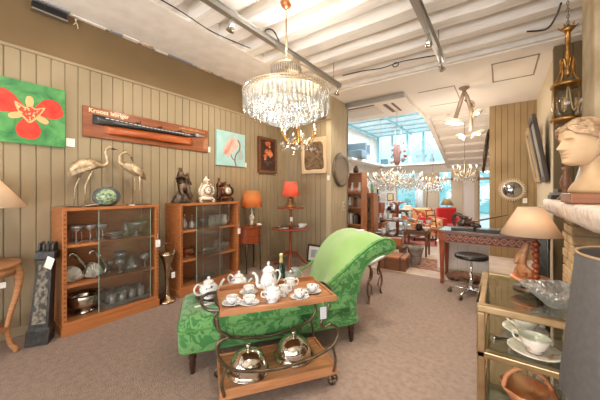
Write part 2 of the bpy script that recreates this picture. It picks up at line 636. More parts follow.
bl = MB(); bl.T = TR(-1.38, 7.1, 3.1) @ RX(-math.atan(.92 / 3.4)); bl.bx(-.05, .05, 0, 3.5, -.07, .07)
struct(bl.build('trim_11', M_white))
# back wall: header, posts, openings
YK = 10.5
plain('wall_storefront_header', -5.05, -.1, YK - .06, YK + .06, 2.0, 2.32, M_white)
plain('ceiling_ledge', -5.0, -1.42, YK - .55, YK, 2.26, 2.33, M_white)
M_post = mat('beige_post', (206, 184, 158), .7)
def bx_(px): 
    a = (px - CX) / FOC
    d = YK / (CS + SN * a)
    return (-SN + CS * a) * d
for (p0, p1, mm, n) in ((368, 396, M_white, 'wall_storefront_left'), (421, 438, M_post, 'wall_storefront_pier'), (453, 463, M_post, 'trim_12'), (474.5, 478, M_post, 'trim_13')):
    plain(n, bx_(p0), bx_(p1), YK - .05, YK + .05, 0, 2.0, mm)
plain('wall_storefront_end', -5.05, bx_(368), YK - .05, YK + .05, 0, 2.0, M_white)
for k, (p0, p1) in enumerate(((396, 421), (438, 453), (478, 492))):
    struct(MB().bx(bx_(p0), bx_(p1), YK - .005, YK + .005, 0.02, 2.0).build('window_%d' % (k + 2), M_glass))
    f = MB()
    x0, x1 = bx_(p0), bx_(p1)
    for a, b_, z0, z1 in ((x0, x0 + .05, 0, 2), (x1 - .05, x1, 0, 2), (x0, x1, 1.72, 1.8), (x0, x1, 0, .12)):
        f.bx(a, b_, YK - .03, YK + .03, z0, z1)
    struct(f.build('trim_%d' % (14 + k), M_post))
plain('door_1', bx_(463), bx_(474.5), YK - .03, YK + .03, 0, 2.0, mat('pale_door', (226, 212, 204), .5))
struct(MB().bx(-5.0, -1.44, YK - .005, YK + .005, 2.33, 3.47).build('window_5', M_glass))
f = MB()
for xx in (-4.4, -3.85, -3.3, -2.75, -2.2, -1.46):
    f.bx(xx - .03, xx + .03, YK - .04, YK + .04, 2.33, 3.45)
struct(f.build('trim_18', M_castbar))
# street outside the windows
M_street = mat('street', (206, 208, 206), .9)
plain('ground_street', -14, 8, 10.7, 30, -.14, -.04, M_street)
M_house = mat('street_house', (120, 196, 206), .8, col2=(190, 222, 226), scale=.8)
hs = MB(); hs.bx(-14, 6, 21, 22, 0, 2.6)
struct(hs.build('wall_street', M_house))

# chimney breast on the right
ch = MB(); ch.bx(.50, .9, 2.60, 2.9, 1.29, 3.4); ch.bx(.515, .9, 2.9, 3.02, 1.29, 3.4)
struct(ch.build('wall_chimney', M_stone, bev=.012))

plain('wall_right_panel', .72, .8, .9, 2.60, 0, 3.4, M_white)

# world: pale daylight sky
w = bpy.data.worlds.new('sky'); SC.world = w; w.use_nodes = True
nt = w.node_tree; N = nt.nodes; L = nt.links
bg = N['Background']
tc = N.new('ShaderNodeTexCoord'); sp = N.new('ShaderNodeSeparateXYZ'); L.new(tc.outputs['Generated'], sp.inputs[0])
rp_ = N.new('ShaderNodeValToRGB')
rp_.color_ramp.elements[0].position = 0; rp_.color_ramp.elements[0].color = lin((222, 236, 238))
rp_.color_ramp.elements[1].position = .5; rp_.color_ramp.elements[1].color = lin((226, 246, 250))
e = rp_.color_ramp.elements.new(.22); e.color = lin((224, 244, 250))
e = rp_.color_ramp.elements.new(.09); e.color = lin((160, 226, 238))
L.new(sp.outputs['Z'], rp_.inputs['Fac']); L.new(rp_.outputs['Color'], bg.inputs['Color'])
bg.inputs['Strength'].default_value = 2.0
# ================================================================== LEFT WALL: furniture and what stands on it
def bookcase(name, y0, W, label, pane, pane2=None):
    t = thing(name, label, 'bookcase', (-3.63, y0, 0))
    D, H, th = .362, 1.165, .034
    m = MB()
    m.bx(0, D, 0, th, .0, H); m.bx(0, D, W - th, W, .0, H)
    m.bx(0, D + .004, -.006, W + .006, H, H + .03)
    m.bx(0, .012, th, W - th, .1, H)
    m.bx(0, D - .004, th, W - th, .085, .115)
    m.build('carcass', M_oak, t, bev=.003)
    m = MB(); m.bx(.0, D + .012, -.008, W + .008, 0, .085); m.bx(D - .03, D + .006, .03, W - .03, .085, .125)
    m.build('plinth', M_oakx, t, bev=.003)
    m = MB(); m.bx(.013, D - .012, th, W - th, .112, .118); m.bx(.0125, .016, th, W - th, .12, H - .002)
    m.build('back_panel', M_oakdark, t)
    m = MB()
    for yy in (.004, W - th + .004):
        for k in range(24):
            m.bx(D, D + .002, yy + .006, yy + th - .014, .13 + k * .043, .15 + k * .043)
    m.build('inlay_banding', mat('inlay', (120, 72, 40), .4), t)
    for z in (.435, .815):
        m = MB(); m.bx(.013, D - .02, th, W - th, z, z + .026); m.build('shelf', M_oakx, t, bev=.002)
    m = MB(); m.bx(D - .018, D - .013, pane[0], pane[1], .122, H - .004)
    g = m.build('glass_door', M_veilglass, t)
    m = MB(); m.bx(D - .0185, D - .0125, pane[0] - .002, pane[0] + .003, .122, H - .004); m.bx(D - .0185, D - .0125, pane[1] - .003, pane[1] + .002, .122, H - .004)
    m.build('polished_edge', mat('pane_edge', (150, 176, 160), .2), g)
    if pane2:
        m = MB(); m.bx(D - .03, D - .025, pane2[0], pane2[1], .122, H - .004); g = m.build('glass_door', M_veilglass, t)
        m = MB(); m.bx(D - .0305, D - .0245, pane2[0] - .002, pane2[0] + .003, .122, H - .004); m.build('polished_edge', MATS['pane_edge'], g)
    m = MB(); m.box((D + .012, W - .012, .74), (.003, .055, .085)); m.tube([(D + .008, W - .012, .78), (D + .008, W - .012, .86)], .0015, 5)
    m.build('price_tag', M_paper, t)
    return t

bookcase('glazed_bookcase', .775, .885, 'honey brown glazed bookcase with two crane statues and a round vase on top', (.29, .80))
bookcase('glazed_bookcase', 1.935, .97, 'honey brown glazed bookcase with a bronze figure and two ornate clocks on top', (.24, .62), (.35, .80))
BX = -3.63
Z1, Z2, Z0 = .841, .461, .118

def coupe(name, label, loc, group=None, s=1):
    t = thing(name, label, 'glass', loc, group=group)
    MB().lathe([(.034, 0), (.034, .004), (.006, .012), (.0045, .06), (.006, .1), (.012, .112), (.035, .128), (.048, .15), (.05, .168), (.047, .168), (.034, .134), (.01, .118)], n=16).build('bowl', M_glassware, t)
    t.scale = (s, s, s)
    return t
c0 = coupe('champagne_coupe', 'long stemmed champagne coupe on the top shelf of the bookcase under the cranes', (BX + .24, .91, Z1), 'coupes on the top shelf')
for y, x in ((.985, .13), (1.03, .23), (.92, .1), (1.12, .12), (1.135, .24)):
    dup(c0, (BX + x, y, Z1))
# pressed glass bowls on the right
def glassbowl(name, label, loc, r, h, foot=.5, m=M_crystal, wob=None, cat='bowl'):
    t = thing(name, label, cat, loc)
    MB().lathe([(r * foot, 0), (r * foot, .008), (r * .2, .02), (r * .18, h * .35), (r * .5, h * .5), (r * .85, h * .75), (r, h), (r * .94, h), (r * .78, h * .77), (r * .4, h * .56), (0, h * .5)], n=24, wob=wob or (lambda a, z: 1 + .05 * math.cos(a * 8))).build('body', m, t)
    return t
glassbowl('glass_compote', 'wide cut glass compote on a foot, upper shelf below the cranes', (BX + .19, 1.49, Z1), .12, .16)
glassbowl('glass_dish', 'low ribbed glass dish behind the pane beside the wide cut glass compote', (BX + .2, 1.27, Z1), .1, .07)
t = thing('glass_jar', 'small lidded glass jar tucked behind the wide cut glass compote', 'jar', (BX + .09, 1.42, Z1))
MB().lathe([(.03, 0), (.045, .03), (.045, .1), (.03, .13), (.034, .135)], n=16).build('body', M_glassware, t)
MB().lathe([(.036, .135), (.02, .16), (.006, .165), (.012, .18), (0, .19)], n=14).build('lid', M_glassware, t)

# two fan shaped napkin stands with curved swan necks
def swan(label, loc, rz):
    t = thing('swan_dish', label, 'dish', loc, rz, 'silver swan dishes')
    m = MB()
    fan = [(0, 0)] + [(.13 * math.cos(a) - .0, .02 + .13 * math.sin(a)) for a in [PI * (.08 + .1 * k) for k in range(10)]]
    m.prism([(x * .6 - .03, z) for x, z in fan], -.045, -.035, 'y')
    m.prism([(x * .6 - .03, z) for x, z in fan], .035, .045, 'y')
    for k in range(7):
        a = PI * (.15 + .11 * k)
        for yy in (-.047, .047):
            m.tube([(-.03, yy, .0), (-.03 + .078 * math.cos(a), yy, .02 + .128 * math.sin(a))], .004, 5)
    m.ball((-.02, 0, .035), (.1, .05, .035))
    m.build('fan', mat('frosted_silver', (206, 204, 196), .35, .6), t)
    MB().tube(spl([(.075, 0, .02), (.09, 0, .07), (.06, 0, .15), (.015, 0, .22), (-.01, 0, .265), (-.045, 0, .27), (-.06, 0, .235)], 5), [.017] * 24 + [.011] * 4 + [.009, .008, .004], 8).build('neck', M_silver, t)
    return t
s0 = swan('silver swan dish with a ribbed fan, nearest the left side of the middle shelf', (BX + .2, .92, Z2), PI / 2)
dup(s0, (BX + .2, 1.09, Z2), PI / 2, 'silver swan dish with a ribbed fan, beside the edge of the sliding glass')

def goblet(name, label, loc, s=1, group=None):
    t = thing(name, label, 'glass', loc, group=group)
    MB().lathe([(.036, 0), (.034, .005), (.008, .014), (.007, .05), (.012, .06), (.042, .085), (.05, .12), (.045, .15), (.042, .15), (.046, .12), (.036, .09), (0, .068)], n=16, wob=lambda a, z: 1 + .04 * math.cos(a * 8)).build('bowl', M_crystal, t)
    t.scale = (s,) * 3
    return t
goblet('crystal_goblet', 'cut crystal goblet standing left of the glass pyramid on the middle shelf', (BX + .23, 1.3, Z2), 1.0)
goblet('crystal_goblet', 'small crystal goblet half hidden behind the glass pyramid', (BX + .12, 1.235, Z2), .85)
goblet('crystal_goblet', 'big crystal goblet at the right end of the middle shelf', (BX + .22, 1.57, Z2), 1.1)
t = MB().lathe([(.085, 0), (.09, .02), (.05, .1), (.012, .15), (0, .155)], n=6, sm=False).build('crystal_pyramid', M_crystal, loc=(BX + .2, 1.435, Z2))
tag(t, 'faceted crystal pyramid between the goblets on the middle shelf', 'ornament')
t = glassbowl('glass_vase', 'low flared glass vase at the back of the middle shelf', (BX + .1, 1.36, Z2), .07, .2, cat='vase')

t = thing('punch_bowl', 'large silver bowl on a round foot at the left of the lowest shelf', 'bowl', (BX + .165, 1.0, Z0))
MB().lathe([(.085, 0), (.09, .012), (.07, .03), (.062, .045)], n=28).build('foot', M_silver, t)
MB().lathe([(.06, .045), (.11, .06), (.145, .1), (.14, .13), (.152, .18), (.148, .185), (.13, .135), (.13, .1), (.0, .07)], n=28, wob=lambda a, z: 1 + .02 * math.cos(a * 12)).build('body', M_silver, t)
t = thing('glass_tray', 'oblong glass tray of tumblers on the lowest shelf behind the sliding pane', 'tray', (BX + .17, 1.37, Z0))
m = MB(); m.bx(-.11, .11, -.21, .21, 0, .008)
for a in ((-.11, -.103, -.21, .21), (.103, .11, -.21, .21), (-.11, .11, -.21, -.203), (-.11, .11, .203, .21)):
    m.bx(a[0], a[1], a[2], a[3], .008, .035)
m.build('plate', M_glassware, t)
tm = thing('glass_tumbler', 'ribbed clear tumbler standing in the oblong glass tray', 'glass', (BX + .235, 1.23, Z0 + .008), group='tumblers in the glass tray')
MB().lathe([(.032, 0), (.034, .004), (.042, .13), (.039, .13), (.031, .012), (0, .01)], n=14, wob=lambda a, z: 1 + .03 * math.cos(a * 7)).build('body', M_glassware, tm)
for y in (1.23, 1.325, 1.42, 1.515):
    for x in (.235, .12):
        if (x, y) != (.235, 1.23):
            dup(tm, (BX + x, y, Z0 + .008))

# right bookcase contents
for k, (y, h, n) in enumerate(((2.09, .2, 'slim cut glass decanter at the left of the upper shelf under the bronze figure'), (2.2, .17, 'squat glass decanter beside the slim one under the bronze figure'))):
    t = thing('glass_decanter', n, 'decanter', (BX + .2, y, Z1))
    MB().lathe([(.03 + k * .012, 0), (.04 + k * .012, .03), (.038 + k * .01, h * .45), (.012, h * .65), (.012, h * .8), (.02, h * .84)], n=16).build('body', M_glassware, t)
    MB().lathe([(.008, h * .84), (.02, h * .95), (.012, h * 1.08), (0, h * 1.1)], n=10).build('stopper', M_crystal, t)
mug0 = None
for y, x, n in ((2.52, .2, 'white porcelain jug behind the glass at the middle of the upper shelf'), (2.63, .17, 'white porcelain jug second from the right on the upper shelf'), (2.74, .2, 'white porcelain jug at the right of the upper shelf')):
    if mug0 is None:
        mug0 = thing('porcelain_jug', n, 'jug', (BX + x, y, Z1))
        MB().lathe([(.035, 0), (.05, .03), (.048, .09), (.038, .13), (.044, .16), (.04, .16), (.034, .13), (.04, .05), (0, .03)], n=18).build('body', M_porc, mug0)
        MB().tube(spl([(0, .044, .13), (0, .085, .12), (0, .085, .06), (0, .048, .04)], 5), .006, 6).build('handle', M_porc, mug0)
    else:
        dup(mug0, (BX + x, y, Z1), None, n)
glassbowl('glass_bowl', 'round glass bowl left of the white jugs on the upper shelf', (BX + .2, 2.38, Z1), .075, .13)
glassbowl('amber_glass_bowl', 'pinkish amber glass bowl at the left of the middle shelf', (BX + .2, 2.13, Z2), .08, .11, m=glass('amber_glass', (236, 170, 130), .2, .05, (226, 160, 120), .25))
t = MB().lathe([(.03, 0), (.05, .03), (.055, .06), (.02, .1), (.016, .13)], n=16).build('amber_vase', MATS['amber_glass'], loc=(BX + .12, 2.25, Z2))
tag(t, 'small amber glass vase behind the pinkish bowl', 'vase')
t = thing('silver_bird_dish', 'silver dish shaped like a bird with raised wings on the middle shelf', 'dish', (BX + .18, 2.5, Z2))
MB().ball((0, 0, .055), (.06, .14, .05)).lathe([(.05, 0), (.03, .02), (.03, .03)], n=14).build('body', M_silver, t)
MB().prism([(-.02, .06), (.06, .1), (.15, .19), (.12, .09), (.04, .05)], -.03, -.02, 'x').prism([(-.02, .06), (.06, .1), (.15, .19), (.12, .09), (.04, .05)], .02, .03, 'x').build('wings', M_silver, t)
glassbowl('glass_bonbon_dish', 'footed glass dish at the right of the middle shelf', (BX + .2, 2.74, Z2), .09, .12)
t = thing('glass_plate', 'flat oval glass plate lying on the lowest shelf behind two panes', 'plate', (BX + .17, 2.4, Z0))
MB().lathe([(.06, 0), (.1, .01), (.14, .025), (.137, .028), (.09, .014), (0, .006)], n=24, sx=.8, sy=1.3).build('body', M_glassware, t)

# ------------------------------------------------ on top of the left bookcase
ZT = 1.195
M_bird = mat('aged_silver', (214, 196, 166), .42, .55, col2=(160, 134, 102), scale=22, bump=.5, bscale=60)
def bird(name, label, loc, rings, neck, nr, beak, legs, wing):
    t = thing(name, label, 'statue', loc)
    m = MB()
    m.tube([(0, y, z) for y, z, r in rings], [r * 1.22 for y, z, r in rings], 12, flat=.75)
    m.tube(spl([(0, y, z) for y, z in neck], 5), nr, 8)
    b = m.build('body', M_bird, t)
    m = MB(); m.tube([(0, y, z) for y, z in beak], [.012, .007, .002], 6); m.build('beak', M_bronze, t)
    m = MB()
    for sx in (-1, 1):
        for k in range(4):
            y0, z0, y1, z1 = wing
            m.tube([(sx * (.03 + .004 * k), y0, z0 - .018 * k), (sx * (.036), (y0 + y1) / 2, (z0 + z1) / 2 - .014 * k), (sx * .016, y1, z1 - .012 * k)], [.014, .012, .004], 6)
    m.build('wing', M_bird, t)
    for sx, (y0, z0, y1, z1, y2) in zip((-1, 1), legs):
        m = MB()
        m.tube([(sx * .02, y0, z0), (sx * .024, y1, z1), (sx * .028, y2, .008)], [.012, .006, .0055], 7)
        for da in (-.5, 0, .5):
            m.tube([(sx * .028, y2, .008), (sx * .028 + .035 * math.sin(da), y2 + .045 * math.cos(da), .005)], [.0055, .002], 5)
        m.build('leg', M_bird, t)
    m = MB(); m.bx(-.05, .05, legs[0][4] - .06, legs[1][4] + .09, 0, .008); m.build('base', M_bronze, t, bev=.003)
    return t
bird('crane_statue', 'aged silver crane statue with its neck raised, striding towards the right', (-3.47, 1.0, ZT),
     [(-.12, .34, .008), (-.1, .365, .035), (-.05, .41, .055), (.02, .435, .058), (.08, .435, .045), (.13, .43, .022), (.15, .432, .012)],
     [(.1, .43), (.17, .435), (.205, .47), (.2, .52), (.185, .58), (.2, .625), (.225, .638), (.245, .632)],
     [.034, .03, .026, .023, .021, .019, .018, .017, .016, .016, .015, .015, .014, .014, .013, .013, .013, .013, .013, .013, .013, .014, .015, .015, .016, .016, .017, .017, .017, .018, .018, .018, .017, .016, .015, .013],
     [(.24, .633), (.28, .626), (.305, .62)],
     [(-.0, .39, -.07, .2, -.08), (.07, .4, .0, .22, -.0)], (.08, .465, -.13, .34))
bird('crane_statue', 'aged silver crane statue with an arched neck and its head bent down', (-3.45, 1.49, ZT),
     [(-.155, .45, .014), (-.12, .45, .035), (-.06, .43, .052), (.0, .405, .05), (.05, .375, .035), (.09, .345, .01)],
     [(-.13, .45), (-.165, .47), (-.175, .52), (-.155, .575), (-.115, .6), (-.075, .59), (-.055, .555)],
     [.03, .028, .026, .024, .022, .02, .019, .018, .017, .016, .016, .015, .015, .014, .014, .014, .014, .014, .014, .014, .015, .016, .017, .018, .018, .018, .018, .017, .016, .015, .014],
     [(-.056, .56), (-.04, .52), (-.03, .495)],
     [(-.02, .38, .0, .22, -.03), (.03, .375, .03, .22, .03)], (-.06, .465, .1, .33))
t = thing('round_vase', 'round vase with blue sides and a pale green flowered front between the cranes', 'vase', (-3.43, 1.185, ZT))
t.scale = (1.15, 1.15, 1.0)
MB().lathe([(.045, 0), (.08, .02), (.105, .06), (.112, .1), (.1, .15), (.07, .185), (.035, .2), (.035, .205), (.03, .19)], n=28).build('body', mat('blue_glaze', (66, 78, 88), .25, col2=(110, 120, 118), scale=9, coat=.5), t)
m = MB()
rings = []
for rr in (0, .02, .04, .06, .076):
    rings.append([])
    for k in range(24):
        a = 2 * PI * k / 24
        yy, zz = rr * math.cos(a), rr * math.sin(a) * 1.05
        xx = math.sqrt(max(.0001, .1145 ** 2 - yy * yy - (zz * .98) ** 2))
        rings[-1].append((xx, yy, .1 + zz))
m.T = RZ(-.35)
m.loft(rings, cap=False)
m.build('flowered_panel', mat('flowered_green', (150, 172, 132), .35, col2=(84, 104, 84), scale=45, lo=.48, hi=.56, coat=.4), t)
t = MB(); t.T = RY(.0)
t.box((0, 0, .012), (.09, .13, .004), RX(.1) @ RY(-.2))
o = t.build('price_card', M_paper, loc=(-3.36, 1.03, ZT + .003), rz=.2)
tag(o, 'white price card lying beside the striding crane', 'card')
o = MB().box((0, 0, .004), (.06, .05, .008)).build('price_card', M_paper, loc=(-3.35, 1.40, ZT), rz=-.2)
tag(o, 'tiny white card lying between the round vase and the bent crane', 'card')

# ------------------------------------------------ on top of the right bookcase
t = thing('bronze_figure', 'dark bronze statue of embracing figures on a rock', 'statue', (-3.46, 2.07, ZT))
m = MB()
m.lathe([(.12, 0), (.125, .03), (.11, .07), (.085, .12), (.05, .16), (0, .17)], n=14, sx=.75, sy=1, wob=lambda a, z: 1 + .12 * math.sin(3 * a + z * 40))
m.build('rock', mat('bronze_rock', (120, 104, 92), .5, .5, col2=(60, 48, 40), scale=20, bump=.5), t)
V = [(0, .0, .19), (0, -.01, .26), (.01, -.02, .34), (.01, -.03, .4), (.015, -.03, .44), (.02, -.035, .475),
     (.03, .05, .33), (.04, .08, .28), (.03, -.07, .3), (.05, -.03, .26),
     (.05, .05, .17), (.07, .08, .08), (.06, .09, .04), (.04, -.04, .16), (.09, -.03, .1), (.08, -.05, .04)]
E_ = [(0, 1), (1, 2), (2, 3), (3, 4), (4, 5), (3, 6), (6, 7), (3, 8), (8, 9), (0, 10), (10, 11), (11, 12), (0, 13), (13, 14), (14, 15)]
skin('standing_figure', V, E_, [.045, .04, .048, .04, .018, .032, .018, .014, .018, .014, .03, .022, .016, .03, .022, .016], M_bronze, t)
V = [(.03, .05, .2), (.03, .055, .27), (.03, .06, .33), (.03, .06, .37), (.03, .055, .405), (.045, .01, .34), (.05, -.04, .36), (.03, .1, .3), (.05, .11, .24), (.07, .06, .18), (.09, .04, .1), (.03, .09, .15), (.06, .12, .07)]
E_ = [(0, 1), (1, 2), (2, 3), (3, 4), (2, 5), (5, 6), (2, 7), (7, 8), (0, 9), (9, 10), (0, 11), (11, 12)]
skin('seated_figure', V, E_, [.036, .032, .036, .015, .028, .015, .012, .015, .012, .026, .018, .026, .018], M_bronze, t)

def mantel_clock(name, label, loc, mb_, md, dark):
    t = thing(name, label, 'clock', loc)
    m = MB()
    for sy in (-1, 1):
        m.tube(spl([(.03, sy * .07, .06), (.035, sy * .105, .03), (.04, sy * .1, .005), (.03, sy * .08, .01)], 4), .014, 7)
    m.lathe([(.1, .03), (.11, .045), (.09, .07), (.06, .08)], n=18, sx=.55)
    m.build('base', md, t)
    m = MB()
    m.lathe([(.07, .07), (.085, .11), (.09, .15), (.075, .19), (.05, .225), (.03, .24)], n=18, sx=.6)
    for sy in (-1, 1):
        m.tube(spl([(.0, sy * .06, .08), (.02, sy * .11, .12), (.02, sy * .1, .18), (.01, sy * .06, .215), (.01, sy * .07, .235)], 4), .014, 7)
    m.build('case', mb_, t)
    dz = .15
    m = MB(); m.T = TR(.045, 0, dz) @ RY(PI / 2)
    m.lathe([(.055, 0), (.058, .012), (.05, .018), (.046, .012)], n=24); m.build('bezel', M_gold, t)
    m = MB(); m.T = TR(.056, 0, dz) @ RY(PI / 2); m.lathe([(.047, 0), (.047, .003), (0, .003)], n=24); d = m.build('dial', M_paper, t)
    m = MB()
    m.box((.061, .0, dz + .015), (.002, .005, .032)); m.box((.061, .011, dz), (.002, .026, .005), RX(.3))
    for k in range(12):
        m.box((.0605, .038 * math.sin(k * PI / 6), dz + .038 * math.cos(k * PI / 6)), (.002, .004, .008), RX(-k * PI / 6))
    m.build('hands', M_black, d)
    t.scale = (1.1, 1.1, 1.12)
    return t
M_wclock = mat('white_rococo', (226, 216, 200), .35, col2=(190, 168, 134), scale=22, lo=.5, hi=.62)
t = mantel_clock('mantel_clock', 'small white and gilt rococo clock in the middle of the bookcase top', (-3.46, 2.44, ZT), M_wclock, M_wclock, 0)
V = [(0, 0, .245), (0, 0, .28), (0, .005, .315), (0, .01, .335), (.02, .05, .29), (.02, -.045, .28), (.03, .03, .25), (.03, -.03, .25)]
skin('figurine', V, [(0, 1), (1, 2), (2, 3), (1, 4), (1, 5), (0, 6), (0, 7)], [.03, .024, .012, .022, .011, .011, .016, .016], M_wclock, t)
M_dclock = mat('dark_gilt', (112, 70, 44), .35, .6, col2=(58, 36, 26), scale=20)
t = mantel_clock('mantel_clock', 'dark gilt clock with a figure leaning on it, right on the bookcase top', (-3.46, 2.8, ZT), M_dclock, M_dclock, 1)
V = [(0, -.11, .1), (0, -.115, .17), (0, -.115, .24), (0, -.115, .29), (0, -.115, .325), (.02, -.06, .25), (.02, 0, .27), (.02, -.15, .2), (.02, -.09, .05), (.02, -.14, .03)]
skin('leaning_figure', V, [(0, 1), (1, 2), (2, 3), (3, 4), (2, 5), (5, 6), (2, 7), (0, 8), (0, 9)], [.035, .032, .036, .014, .026, .014, .012, .014, .02, .02], M_dclock, t)
o = MB().bx(-.06, .06, -.06, .07, 0, .1).bx(-.064, .064, -.064, .074, .1, .112).build('wooden_box', mat('olive_wood_box', (140, 112, 74), .5), loc=(-3.56, 2.86, ZT), bev=.003)
tag(o, 'plain olive brown box behind the dark clock', 'box')

# ------------------------------------------------ carved black case leaning on the bookcase, silver vase
t = thing('carved_case', 'tall black carved case with a light relief panel leaning beside the bookcase', 'case', (-3.335, .635, 0.002), rot=(RZ(-.55) @ RX(0)).to_euler())
t.rotation_euler = (Matrix.Rotation(-.065, 4, 'X') @ RZ(-.5)).to_euler()
m = MB()
def fr(x, y, z): return [(-x, -y, z), (x, -y, z), (x, y, z), (-x, y, z)]
m.loft([fr(.115, .115, 0), fr(.115, .115, .13), fr(.1, .1, .14), fr(.1, .1, .15)], sm=False)
for k in range(8):
    for zz in (.03, .105):
        m.box((.117, -.09 + k * .026, zz), (.006, .015, .016)); m.box((-.09 + k * .026, -.117, zz), (.015, .006, .016)); m.box((-.09 + k * .026, .117, zz), (.015, .006, .016))
m.build('base', M_blackwood, t, bev=.004)
m = MB(); m.loft([fr(.098, .098, .15), fr(.075, .075, .72)], sm=False); m.build('body', M_blackwood, t, bev=.004)
m = MB(); m.add([(.1, -.07, .18), (.1, .07, .18), (.08, .054, .69), (.08, -.054, .69), (.104, -.07, .18), (.104, .07, .18), (.084, .054, .69), (.084, -.054, .69)],
                [(0, 1, 2, 3), (4, 5, 6, 7), (0, 1, 5, 4), (1, 2, 6, 5), (2, 3, 7, 6), (3, 0, 4, 7)])
m.build('relief_panel', mat('relief', (136, 130, 116), .6, .2, col2=(66, 62, 56), scale=26, lo=.4, hi=.6, bump=1, bscale=40), t)
m = MB()
m.loft([fr(.09, .09, .72), fr(.1, .1, .735), fr(.1, .1, .79), fr(.085, .085, .8)], sm=False)
for k in range(6):
    m.box((.102, -.08 + k * .032, .762), (.006, .018, .03)); m.box((-.08 + k * .032, -.102, .762), (.018, .006, .03))
m.build('carved_capital', mat('black_carving', (66, 64, 62), .5, col2=(36, 34, 33), scale=30), t)
m = MB()
for x in (-.065, -.02, .025, .07):
    for y in (-.065, -.02, .025, .07):
        if abs(x) > .05 or abs(y) > .05:
            m.lathe([(.02, .8), (.014, .82), (.02, .84), (.008, .87), (0, .88)], (x, y, 0), 8)
m.build('crown', M_blackwood, t)
m = MB(); m.box((.115, .06, .7), (.004, .08, .1), RX(-.35) @ RY(.1)); m.build('price_tag', M_paper, t)
t.scale = (.68, .68, 1.02)

t = thing('silver_vase', 'tall silver trumpet vase with an arched handle between the two bookcases', 'vase', (-3.30, 1.785, 0))
MB().lathe([(.095, 0), (.1, .012), (.085, .03), (.05, .05), (.028, .07), (.02, .1), (.028, .13), (.02, .16), (.024, .26), (.034, .38), (.05, .48), (.082, .57), (.095, .595), (.09, .595), (.075, .565), (.045, .48), (.02, .3)], n=24, wob=lambda a, z: 1 + .025 * math.cos(a * 10)).build('body', mat('warm_silver', (200, 182, 156), .25, 1, col2=(160, 138, 110), scale=12), t)
MB().tube(spl([(0, -.085, .585), (0, -.09, .66), (0, -.03, .72), (0, .045, .71), (0, .088, .65), (0, .085, .585)], 5), .006, 6).build('handle', MATS['warm_silver'], t)
m = MB(); m.box((.06, .04, .33), (.003, .045, .07)); m.tube([(.058, .04, .36), (.03, .02, .43)], .0012, 4); m.build('price_tag', M_paper, t)

# ------------------------------------------------ round carved table and its lamp at the left edge
tx, ty = -3.37, .25
t = thing('carved_side_table', 'round carved wooden side table with curved legs at the left edge', 'table', (tx, ty, 0))
MB().lathe([(.255, .735), (.27, .742), (.272, .755), (.262, .765), (0, .765)], n=36).build('tabletop', M_lightwood, t)
MB().lathe([(.235, .66), (.245, .665), (.24, .735)], n=48, wob=lambda a, z: 1 + .012 * math.cos(a * 24)).build('apron', M_lightwood, t)
for k in range(4):
    a = k * PI / 2 + math.radians(76)
    ca, sa = math.cos(a), math.sin(a)
    MB().tube(spl([(ca * r, sa * r, z) for r, z in ((.225, .73), (.255, .64), (.245, .5), (.205, .33), (.185, .2), (.205, .08), (.235, .03), (.238, .0))], 4), [.036, .037, .036, .034, .032, .029, .027, .025, .023, .021, .02, .02, .019, .018, .018, .018, .018, .018, .018, .018, .019, .02, .021, .022, .022, .022, .022, .02, .018], 9).build('leg', M_lightwood, t)
MB().lathe([(.17, .2), (.19, .205), (.19, .222), (0, .222)], n=30).build('lower_shelf', M_lightwood, t)
m = MB(); m.box((.15, .13, .6), (.004, .06, .045)); m.build('price_tag', M_paper, t)
t = thing('table_lamp', 'table lamp with a wide cream cone shade on the round carved table', 'lamp', (tx - .02, ty + .03, .765))
MB().lathe([(.08, 0), (.085, .015), (.05, .03), (.03, .06), (.06, .12), (.07, .18), (.045, .25), (.02, .3), (.018, .36), (.03, .37), (.012, .4), (.01, .5)], n=20).build('base', M_bronze, t)
MB().lathe([(.285, .455), (.1, .71), (.097, .71), (.282, .455)], n=36).build('shade', shade_mat('cream_shade', (250, 232, 210)), t)
MB().ball((0, 0, .56), .03).build('bulb', M_bulb, t)
lamp_light('bulb_light', (tx - .02, ty + .03, .765 + .57), 12, (255, 226, 190))

# ------------------------------------------------ corner group
t = thing('demilune_commode', 'small rounded red wood commode on thin legs beside the second bookcase', 'table', (-3.63, 3.29, 0))
half = [(0, -.29)] + [(.35 * math.cos(a) if abs(math.cos(a)) > 1e-6 else 0, .29 * math.sin(a)) for a in [(-PI / 2 + PI * k / 16) for k in range(1, 16)]] + [(0, .29)]
half = [(max(x, 0) ** .75 * .35 ** .25 if x > 0 else 0, y) for x, y in half]
MB().prism([(x * .97, y * .97) for x, y in half], .48, .745).build('body', M_red, t, bev=.004)
MB().prism([(x * 1.03, y * 1.03) for x, y in half], .745, .768).build('tabletop', M_red, t, bev=.003)
m = MB()
for z in (.487, .61, .735):
    pts = [(x * .975 + .002, y * .975, z) for x, y in half[1:-1]]
    m.tube(pts, .0035, 5)
m.build('inlay_lines', mat('inlay_dark', (66, 30, 18), .4), t)
for x, y in ((.03, -.25), (.03, .25), (.285, -.16), (.285, .16)):
    MB().tube([(x, y, .48), (x, y, 0)], [.018, .009], 8).build('leg', M_darkleg, t)
t = thing('table_lamp', 'lamp with an orange drum shade and white baluster base on the commode', 'lamp', (-3.43, 3.33, .768))
MB().lathe([(.06, 0), (.065, .012), (.045, .02)], n=18).build('foot', M_gold, t)
MB().lathe([(.04, .02), (.028, .05), (.034, .09), (.045, .13), (.04, .17), (.022, .2), (.03, .235), (.018, .26), (.008, .29), (.008, .34)], n=18).build('base', M_wclock, t)
MB().lathe([(.17, .32), (.13, .60), (.127, .60), (.167, .32)], n=32).build('shade', shade_mat('orange_shade', (208, 154, 100)), t)
MB().ball((0, 0, .42), .025).build('bulb', M_bulb, t)
lamp_light('bulb_light', (-3.43, 3.33, .768 + .44), 5, (255, 186, 112))
